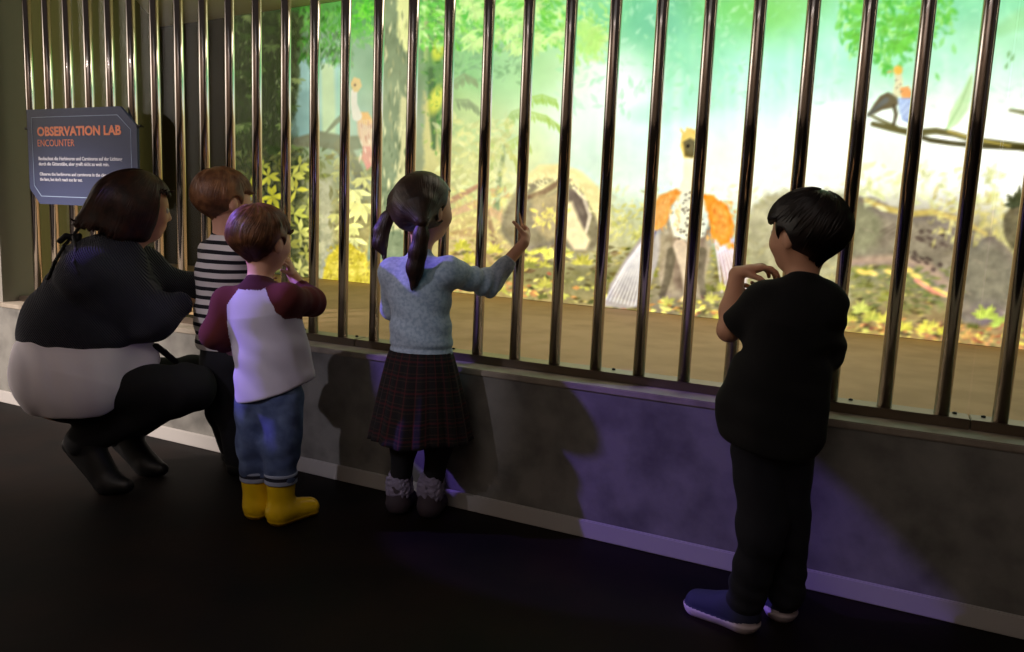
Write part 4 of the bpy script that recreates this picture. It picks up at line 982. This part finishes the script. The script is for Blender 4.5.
# ---- toddler in the raglan shirt and yellow boots
def toddler():
    g = Fig(2.15, -0.55); m = g.m; P = g.P
    root = person(g, 'small boy in maroon-sleeved white shirt, jeans and yellow rubber boots', None)
    f = g.turn(22); r = A3(f[1], -f[0], 0); hf = g.turn(46, -.03)
    H = .198; hc = P(262, 237, .02)
    pel, wst, cst, nk = P(270, 392), P(268, 350), P(262, 312), P(258, 281, .0)
    sL, sR = P(228, 302, .04), P(287, 298, -.05); eL, wL = P(215, 335, .02), P(232, 350, .14)
    eR, wR = P(311, 302, .06), P(292, 274, .15)
    hpL, hpR = P(255, 403, .02), P(283, 400, -.03); kL, kR = P(255, 440, .025), P(282, 440, -.04)
    fR, fL = on_floor(281, 523), on_floor(258, 516); aL, aR = fL + Z * .1, fR + Z * .1
    S = Sdf()
    S.cone(pel, wst, .088, .084, flat=(f, .8)).cone(wst, cst, .084, .086, flat=(f, .78)).cone(cst, nk - Z * .03, .084, .05, .04, flat=(f, .78))
    S.cone(nk - Z * .04, hc - Z * .05, .036, .040, .02)
    for a, b, c_ in ((sL, eL, wL), (sR, eR, wR)): S.chain([cst + (a - cst) * .5 + Z * .01, a, b, c_], [.045, .034, .027, .019], .02)
    for a, b, c_ in ((hpL, kL, aL), (hpR, kR, aR)): S.chain([a, b, c_], [.056, .042, .03], .03); S.cone(c_, c_ + f * .04 - Z * .06, .028, .024)
    q, ax = head(S, hc, hf, Z, H)
    mouth = q(0, .52, -.30)
    hand(S, wR, nrm(mouth - wR + Z * .02), -g.r * .8 + Z * .1, -g.n + Z * .3, .10, [(.5, .7, .5)])
    hand(S, wL, nrm(g.r + g.n * .6 + Z * .3), -g.n, Z, .10, [(.4, .6, .4)])
    pts = [pel, hc + Z * .12, hc + hf * .12, wR + Z * .08, wL + g.r * .1 + g.n * .08, fL, fR, sL, sR, eL, eR]
    sculpt('body', S, pts, .07, VOX, M_skin, root); eyes(q, ax, H, root)
    M_w = mat('white cotton jersey', (196, 190, 204), .95, bump=(120, .15, .001)); M_m = mat('maroon jersey', (86, 28, 24), .95, bump=(120, .15, .001)); M_c = mat('dark maroon neck band', (66, 20, 28), .95)
    T = Sdf(); hemc = P(275, 388)
    T.cone(P(272, 392), wst, .122, .108, .03, flat=(f, .8)).cone(wst, cst, .106, .098, .03, flat=(f, .8)).cone(cst, nk - Z * .03, .096, .052, .05, flat=(f, .8))
    T.cone(P(304, 374, -.02), P(290, 330), .030, .03, .06)
    T.chain([cst + (sL - cst) * .5 + Z * .012, sL, eL, eL + (wL - eL) * .5], [.056, .046, .041, .034], .03)
    T.chain([cst + (sR - cst) * .5 + Z * .004, sR, eR, eR + (wR - eR) * .45], [.052, .043, .042, .033], .03)
    T.cone(nk - Z * .022, nk - Z * .010, .050, .047, .006, flat=(f, .85))
    folds(T, P(265, 365), Z * .8 + g.r * .6, .007, 85, .11, 2); folds(T, P(295, 350), Z * .5 + g.r, .004, 80, .10, 6); folds(T, eR, sR - eR, .004, 140, .06, 3); sway(T, .003, 30, 4)
    T.cut(P(245, 400), -Z + g.r * .34, .008).cuff(wR - nrm(wR - eR) * .045, nrm(wR - eR), .055)
    nkx = nk
    def sleeve(side, s_, e_, w_):
        def sd(c, a, b):
            t = np.clip(((c - a) @ (b - a)) / ((b - a) @ (b - a)), 0, 1); return np.linalg.norm(c - a - t[:, None] * (b - a), axis=1)
        def fn(c):
            x = ((c - nkx) @ r) * side; drop = (nkx - c)[:, 2]
            rag = (x > .038 + .62 * np.maximum(0, drop - .01)) & (drop < .115)
            arm = (np.minimum(sd(c, s_, e_), sd(c, e_, w_)) < .066) & (x > .080) & (sd(c, nkx, cst - Z * .2) > .088)
            return rag | arm
        return fn
    bm_ = nkx - Z * .022
    sculpt('shirt', T, [P(272, 405), nk, sL, sR, eL, eR, wR, wL], .14, VOX, M_w, root,
           [('neck_band', M_c, lambda c: (c[:, 2] > bm_[2] - .002) & (np.linalg.norm((c - bm_)[:, :2], axis=1) < .062)),
            ('sleeve', M_m, sleeve(-1, sL, eL, wL)), ('sleeve', M_m, sleeve(1, sR, eR, wR))])
    M_j = mat('blue denim', (62, 76, 112), .9, mix=((96, 112, 148), 14, .45, .7), bump=(160, .25, .001)); M_cf = mat('pale turned denim', (150, 158, 182), .9); M_cd = mat('dark cuff band', (22, 24, 44), .9)
    R = Sdf(); R.cone(pel, P(270, 375), .098, .092, flat=(f, .82)); cL, cR = P(256, 474, .024), P(281, 477, -.053)
    for a, b, c_ in ((hpL, kL, cL), (hpR, kR, cR)): R.chain([a, b, c_], [.066, .057, .052], .03)
    for kk in (kL, kR): folds(R, kk + Z * .04, Z * .7 + g.r, .0045, 80, .10, 5); folds(R, kk - Z * .06, Z - g.r * .5, .004, 110, .06, 9)
    sway(R, .003, 40, 1); R.cut(cR - Z * .012, -Z, .005)
    jn = sculpt('jeans', R, [pel, P(270, 375), kL, kR, cL, cR], .13, VOX, M_j, root)
    for c_ in (cL, cR):
        C = Sdf().cone(c_ - Z * .012, c_ + Z * .018, .0525, .0535, .004); C.cut(c_ - Z * .018, -Z, .003).cut(c_ + Z * .020, Z, .003)
        sculpt('turn_up', C, [c_], .09, .003, M_cf, jn, [('band', M_cd, lambda c, z=c_[2]: (np.abs(c[:, 2] - z - .004) < .007))])
    M_y = mat('yellow rubber', (232, 192, 20), .28, coat=.4); M_ys = mat('yellow boot sole', (180, 140, 30), .5)
    for ft, c_, d in ((fR, cR, g.turn(62)), (fL, cL, g.turn(40))):
        ft = ft * A3(1, 1, 0); B = Sdf(); B.cone(ft + Z * .055, c_ - Z * .01, .043, .047, .02).cone(ft + Z * .036 - d * .004, ft + d * .105 + Z * .030, .042, .034, .035); B.cut(A3(0, 0, .001), -Z, .003); sway(B, .0025, 45, 6)
        B.cut(c_ + Z * .004, Z, .003); B.add(lambda p: -.0025 * sstep(.016 - p[:, 2], -.001, .001))
        sculpt('rubber_boot', B, [ft, c_, ft + d * .13], .08, .0032, M_y, root, [('sole', M_ys, lambda c: c[:, 2] < .0155)])
    M_h = hairmat('chestnut hair', (80, 49, 28), (126, 82, 48), 110); Hh = Sdf()
    hair_cap(Hh, hc, hf, Z, H, .012, .08, .19, -.44, .05, .0045, 8)
    comb('hair', Hh, bounds([hc - Z * .09, hc + Z * .11], .13), M_h, root, crown_flow(hc, hf, Z, H, .4, .1), 800, 9, .008, .0032, .002, 8, stop=lambda p: (((p - hc) @ hf) / H > -.14) & (((p - hc) @ Z) / H < .04))
toddler()

# ---- boy in the striped shirt
def striped():
    g = Fig(1.70, -0.30); m = g.m; P = g.P
    root = person(g, 'boy in black and white striped shirt between the woman and the toddler', None)
    f = g.turn(40); r = A3(f[1], -f[0], 0); hf = g.turn(66, .02)
    H = .205; hc = P(225, 197, .0)
    pel, wst, cst, nk = P(225, 355), P(222, 318), P(224, 270), P(222, 238)
    sL, sR = P(212, 252, .07), P(238, 254, -.07); eL, wL = P(222, 290, .12), P(255, 285, .16); eR, wR = P(248, 292, -.02), P(268, 268, .08)
    hpL, hpR = P(218, 365, .04), P(230, 365, -.03); kL, kR = P(222, 412, .05), P(232, 412, -.02); fL, fR = on_floor(232, 462), on_floor(238, 474)
    aL, aR = fL + Z * .07, fR + Z * .07
    S = Sdf()
    S.cone(pel, wst, .092, .084, flat=(f, .8)).cone(wst, cst, .084, .090, flat=(f, .78)).cone(cst, nk - Z * .03, .088, .05, .04, flat=(f, .78)); S.cone(nk - Z * .04, hc - Z * .05, .038, .04, .02)
    for a, b, c_ in ((sL, eL, wL), (sR, eR, wR)): S.chain([cst + (a - cst) * .5 + Z * .01, a, b, c_], [.045, .035, .028, .02], .02)
    for a, b, c_ in ((hpL, kL, aL), (hpR, kR, aR)): S.chain([a, b, c_], [.058, .042, .03], .03); S.cone(c_, c_ + f * .05 - Z * .04, .028, .024)
    q, ax = head(S, hc, hf, Z, H)
    hand(S, wR, nrm(g.r * .4 + Z), -g.n, -g.r, .11, [(.5, .6, .4)]); hand(S, wL, nrm(g.r + Z * .3), -g.n, Z, .11, [(.4, .5, .4)])
    sculpt('body', S, [pel, hc + Z * .13, hc + hf * .12, wL + g.r * .1, wR + Z * .1, fL, fR, sL, sR, eL, eR], .07, VOX, M_skin, root); eyes(q, ax, H, root)
    M_s = mat('striped jersey', (214, 208, 206), .95); nt = M_s.node_tree; tc = nt.nodes.new('ShaderNodeTexCoord'); wv = nt.nodes.new('ShaderNodeTexWave'); wv.bands_direction = 'Z'
    wv.inputs['Scale'].default_value = .314 / .034; wv.inputs['Distortion'].default_value = .9; wv.inputs['Detail Scale'].default_value = .6; th = nt.nodes.new('ShaderNodeMapRange'); th.inputs[1].default_value = .60; th.inputs[2].default_value = .66
    x = nt.nodes.new('ShaderNodeMix'); x.data_type = 'RGBA'; x.inputs[6].default_value = L4((214, 206, 200)); x.inputs[7].default_value = L4((20, 18, 24))
    nt.links.new(tc.outputs['Object'], wv.inputs['Vector']); nt.links.new(wv.outputs['Fac'], th.inputs[0]); nt.links.new(th.outputs[0], x.inputs[0]); nt.links.new(x.outputs[2], nt.nodes['Principled BSDF'].inputs['Base Color'])
    T = Sdf()
    T.cone(P(224, 340), wst, .108, .102, .03, flat=(f, .82)).cone(wst, cst, .102, .102, .03, flat=(f, .8)).cone(cst, nk - Z * .03, .100, .054, .05, flat=(f, .8))
    for a, b, c_ in ((sL, eL, wL), (sR, eR, wR)): T.chain([cst + (a - cst) * .5 + Z * .012, a, b, b + (c_ - b) * .85], [.056, .047, .040, .031], .03)
    T.cone(nk - Z * .02, nk - Z * .006, .050, .046, .006, flat=(f, .85)); sway(T, .004, 30, 3); folds(T, P(215, 320), Z, .004, 90, .1, 2); T.cut(P(224, 349), -Z, .008)
    sculpt('shirt', T, [P(224, 352), nk, sL, sR, eL, eR, wL, wR], .13, VOX, M_s, root)
    M_t = mat('black trousers', (17, 17, 24), .92); R = Sdf(); R.cone(pel, P(224, 338), .100, .094, flat=(f, .82))
    for a, b, c_ in ((hpL, kL, aL), (hpR, kR, aR)): R.chain([a, b, c_], [.068, .056, .050], .03)
    sway(R, .004, 35, 1); sculpt('trousers', R, [pel, P(224, 338), kL, kR, aL, aR], .13, VOX, M_t, root)
    M_b = mat('dark leather shoe', (22, 20, 22), .5)
    for ft in (fL, fR):
        ft = ft * A3(1, 1, 0); B = Sdf().cone(ft + Z * .04, ft + Z * .075, .038, .036, .02).cone(ft + Z * .032, ft + f * .11 + Z * .026, .036, .030, .03); B.cut(A3(0, 0, .001), -Z, .003)
        sculpt('shoe', B, [ft, ft + f * .12], .09, .0035, M_b, root)
    M_h = hairmat('light brown hair', (104, 66, 40), (150, 104, 66), 110); Hh = Sdf(); hair_cap(Hh, hc, hf, Z, H, .012, .06, .21, -.44, .05, .004, 5)
    comb('hair', Hh, bounds([hc - Z * .09, hc + Z * .11], .13), M_h, root, crown_flow(hc, hf, Z, H, .4, .15), 800, 8, .008, .0034, .002, 5, stop=lambda p: (((p - hc) @ hf) / H > -.14) & (((p - hc) @ Z) / H < .04))
striped()

# ---- crouching woman
def woman():
    g = Fig(1.42, -0.66); m = g.m; P = g.P
    root = person(g, 'woman with dark bob in navy ribbed jumper crouching beside the children', None)
    f = g.turn(58); r = A3(f[1], -f[0], 0); hf = g.turn(80, -.12); hu = nrm(Z + g.r * .06)
    H = .232; hc = P(137, 205, .04)
    pel, wst, cst, nk = P(62, 378), P(78, 330), P(104, 280), P(120, 248, .02)
    sL, sR = P(140, 268, .16), P(88, 274, -.13); eL, wL = P(176, 292, .19), P(204, 282, .17); eR, wR = P(150, 318, -.08), P(182, 303, .0)
    hpR, hpL = P(62, 388, -.07), P(84, 384, .09); kR, kL = P(190, 388, -.10), P(198, 378, .12)
    tR, tL = on_floor(112, 492), on_floor(150, 474); aR, aL = P(82, 444, -.02), P(122, 436, .17)
    S = Sdf()
    S.cone(pel, wst, .155, .135, .04, flat=(f, .8)).cone(wst, cst, .135, .145, .04, flat=(f, .75)).cone(cst, nk - Z * .03, .14, .07, .05, flat=(f, .75)); S.cone(nk - Z * .04, hc - Z * .06, .052, .052, .02)
    for a, b, c_ in ((sL, eL, wL), (sR, eR, wR)): S.chain([cst + (a - cst) * .55 + Z * .01, a, b, c_], [.065, .052, .040, .027], .03)
    for a, b, c_, t_ in ((hpL, kL, aL, tL), (hpR, kR, aR, tR)):
        S.chain([a, b, c_], [.095, .062, .040], .04); S.cone(c_, t_ + Z * .02, .032, .026)
    q, ax = head(S, hc, hf, hu, H)
    hand(S, wL, nrm(g.r * .8 - g.n * .7), -g.n - g.r * .4, Z, .16, [(.3, .4, .3)]); hand(S, wR, nrm(g.n + g.r * .25), -Z, -g.r, .16, [(.4, .5, .4)])
    pts = [pel - f * .1, hc + Z * .14, hc + hf * .14, wL + g.r * .15 - g.n * .12, wR + g.n * .17, kL, kR, tR, tL, sR, sL, pel]
    sculpt('body', S, pts, .12, .0045, M_skin, root); eyes(q, ax, H, root)
    # navy jumper
    M_n, _ = wave_bump(mat('navy ribbed knit', (22, 24, 46), .95, sheen=.1), 62, .9, .006, 'DIAGONAL', .4); J = Sdf()
    hem = P(80, 346)
    J.cone(P(83, 336), wst, .195, .185, .04, flat=(f, .86)).cone(wst, cst, .185, .158, .05, flat=(f, .8)).cone(cst, nk - Z * .045, .156, .085, .07, flat=(f, .8))
    J.cone(P(62, 300, -.04), P(49, 332, -.03), .065, .082, .08)
    J.cone(P(136, 300, .05), P(138, 325, .02), .10, .10, .06)
    J.chain([cst + (sL - cst) * .55 + Z * .01, sL, eL, eL + (wL - eL) * .9], [.09, .080, .072, .050], .05)
    J.chain([cst + (sR - cst) * .55 + Z * .01, sR, eR, eR + (wR - eR) * .9], [.09, .082, .078, .050], .05)
    sway(J, .006, 16, 3); folds(J, P(70, 310), Z + g.r * .4, .006, 55, .2, 5); folds(J, P(130, 320), Z - g.r * .6, .005, 60, .15, 7)
    J.add(lambda p: .007 * np.exp(-((p[:, 2] - hem[2] - .012) / .012) ** 2) * (np.abs((p - hem) @ g.r) < .4))
    J.inter(lambda p: np.where((p - P(160, 340)) @ g.r < .0, (hem - p) @ nrm(Z - g.r * .06), -1.0), .008)
    jm = sculpt('jumper', J, [hem, nk, sL, sR, eL, eR, wL, wR, P(18, 340), P(60, 300)], .16, .0042, M_n, root)
    # strings of the tie at the back of the neck
    M_str = mat('black cord', (12, 11, 16), .8)
    def onback(u, v):      # on the jumper's surface along the view ray
        o = CAM; rd = nrm(rays((u, v))[0]); t = np.linspace(2.0, 3.6, 400); d = J(o + rd * t[:, None]); i = int(np.argmax(d < 0)) if (d < 0).any() else int(np.argmin(d)); return o + rd * t[i]
    for nm, path in (('cord', [(48, 279), (55, 262), (64, 246), (73, 236)]), ('cord', [(73, 236), (76, 250), (74, 262), (79, 274)]), ('cord', [(73, 236), (80, 226)]), ('bow', [(60, 241), (66, 236), (73, 237), (79, 236), (78, 241), (72, 238)])):
        pp = [onback(*x) for x in path]; C = Sdf().chain(pp, [.006 if nm == 'cord' else .010] * len(pp), .004); sculpt(nm, C, pp, .04, .004, M_str, jm)
    # white undershirt hanging below
    M_w = mat('white cotton shirt', (232, 226, 236), .95); T = Sdf(); b0, b1 = P(75, 376, -.02), P(85, 335)
    T.cone(b0, b1, .205, .185, .05, flat=(f, .84)).cone(P(43, 374, -.05), P(50, 345, -.03), .10, .088, .08).cone(P(128, 362, .0), P(110, 345), .11, .10, .06)
    sway(T, .005, 20, 3); folds(T, P(50, 372), g.r + Z * .2, .009, 85, .16, 5); folds(T, P(115, 370), g.r * .8 + Z * .6, .007, 80, .12, 8)
    def hemfn(p):
        u_, v_ = (p - P(60, 405)) @ g.r, p[:, 2] - P(60, 405)[2]
        return -(v_ - .75 * np.maximum(0, u_ - .12) ** 1.4 * 1.9 - .10 * np.maximum(0, -u_ - .07) + .012)
    T.inter(hemfn, .008)
    sculpt('undershirt', T, [P(60, 412), P(80, 335), P(10, 370), P(150, 360)], .17, .0042, M_w, root)
    M_t = mat('black trousers', (14, 14, 17), .92, bump=(60, .2, .002)); R = Sdf(); R.cone(P(70, 376), P(80, 340), .155, .14, .05, flat=(f, .85))
    R.cone(P(70, 390, -.04), P(76, 372, .05), .10, .11, .05)
    for a, b, c_ in ((hpL, kL, aL), (hpR, kR, aR)): R.chain([a + (b - a) * .08, b, c_ + Z * .01], [.100, .080, .058], .05); folds(R, b, b - a, .006, 70, .12, 3)
    R.inter(lambda p: -(p[:, 2] - .02) , .004)
    sculpt('trousers', R, [pel, P(76, 340), kL, kR, aL, aR], .20, .0045, M_t, root)
    M_b = mat('black leather boot', (12, 11, 13), .5, bump=(50, .2, .002)); M_bs = mat('black boot sole', (22, 20, 22), .6)
    for a, t_ in ((aR, tR), (aL, tL)):
        B = Sdf(); d = nrm((t_ - a) * A3(1, 1, 0)); ball = t_ * A3(1, 1, 0) + Z * .028; h_ = a - d * .035 - Z * .005
        B.cone(a + d * .03, ball, .044, .040, .03).cone(h_, ball - d * .03 + Z * .01, .036, .036, .03).cone(ball, ball + d * .055, .038, .026, .03).cone(a + (kR - aR) * .05, a + (kR - aR) * .12, .050, .050, .02)
        B.cut(A3(0, 0, .001), -Z, .003)
        sculpt('ankle_boot', B, [a, ball, ball + d * .08, h_], .09, .0035, M_b, root)
    # bob
    M_h = hairmat('dark brown glossy hair', (40, 22, 15), (68, 37, 24), 60); Hh = Sdf(); f_, r_, u_ = axes(hf, hu); hq = lambda a, b, c_: hc + (r_ * a + f_ * b + u_ * c_) * H
    Hh.ell(hq(0, -.02, .06), A3(.365, .45, .42) * H + .016, ax, .02); Hh.ell(hq(0, -.20, -.06), A3(.39, .36, .36) * H, ax, .05)
    Hh.cone(hq(0, -.30, -.08), hq(0, -.56, -.46), .37 * H, .31 * H, .06, flat=(f_, .9)).cone(hq(.22, -.12, -.15), hq(.26, -.30, -.55), .19 * H, .19 * H, .05).cone(hq(-.22, -.10, -.15), hq(-.24, -.20, -.5), .18 * H, .17 * H, .05)
    Hh.cone(hq(.24, .10, .02), hq(.30, .06, -.45), .12 * H, .10 * H, .04).cone(hq(-.24, .10, .02), hq(-.30, .08, -.42), .12 * H, .10 * H, .04)
    Hh.add(lambda p: .003 * wob(p, 30, 2))
    Hh.inter(lambda p: -np.maximum(-(((p - hc) @ f_) / H - .24), ((p - hc) @ u_) / H - .27) * H, .015)
    Hh.inter(lambda p: (hq(0, 0, -.60) - p) @ nrm(u_ * .95 + f_ * .25), .015)
    def bob(p):
        d = p - hq(.05, .1, .5); d = d / (np.linalg.norm(d, axis=1, keepdims=True) + 1e-6)
        return d * 1.0 - Z * .9 * sstep(-((p - hc) @ u_) / H, -.4, .2)[:, None] - f_ * .25 + .14 * np.stack([wob(p, 30, 1), wob(p, 30, 2), wob(p, 30, 3)], 1)
    comb('hair', Hh, bounds([hc + hu * .12, hq(0, -.5, -.7)], .17), M_h, root, bob, 1100, 12, .011, .0036, .0016, 6, .0035)
    M_str2 = mat('black webbing strap', (16, 15, 18), .8); pp = [P(156, 346, -.05), P(164, 352, -.02), P(176, 362, .0)]
    sculpt('strap', Sdf().chain(pp, [.012] * 3, .005, flat=(g.n, .4)), pp, .04, .0035, M_str2, root)
woman()
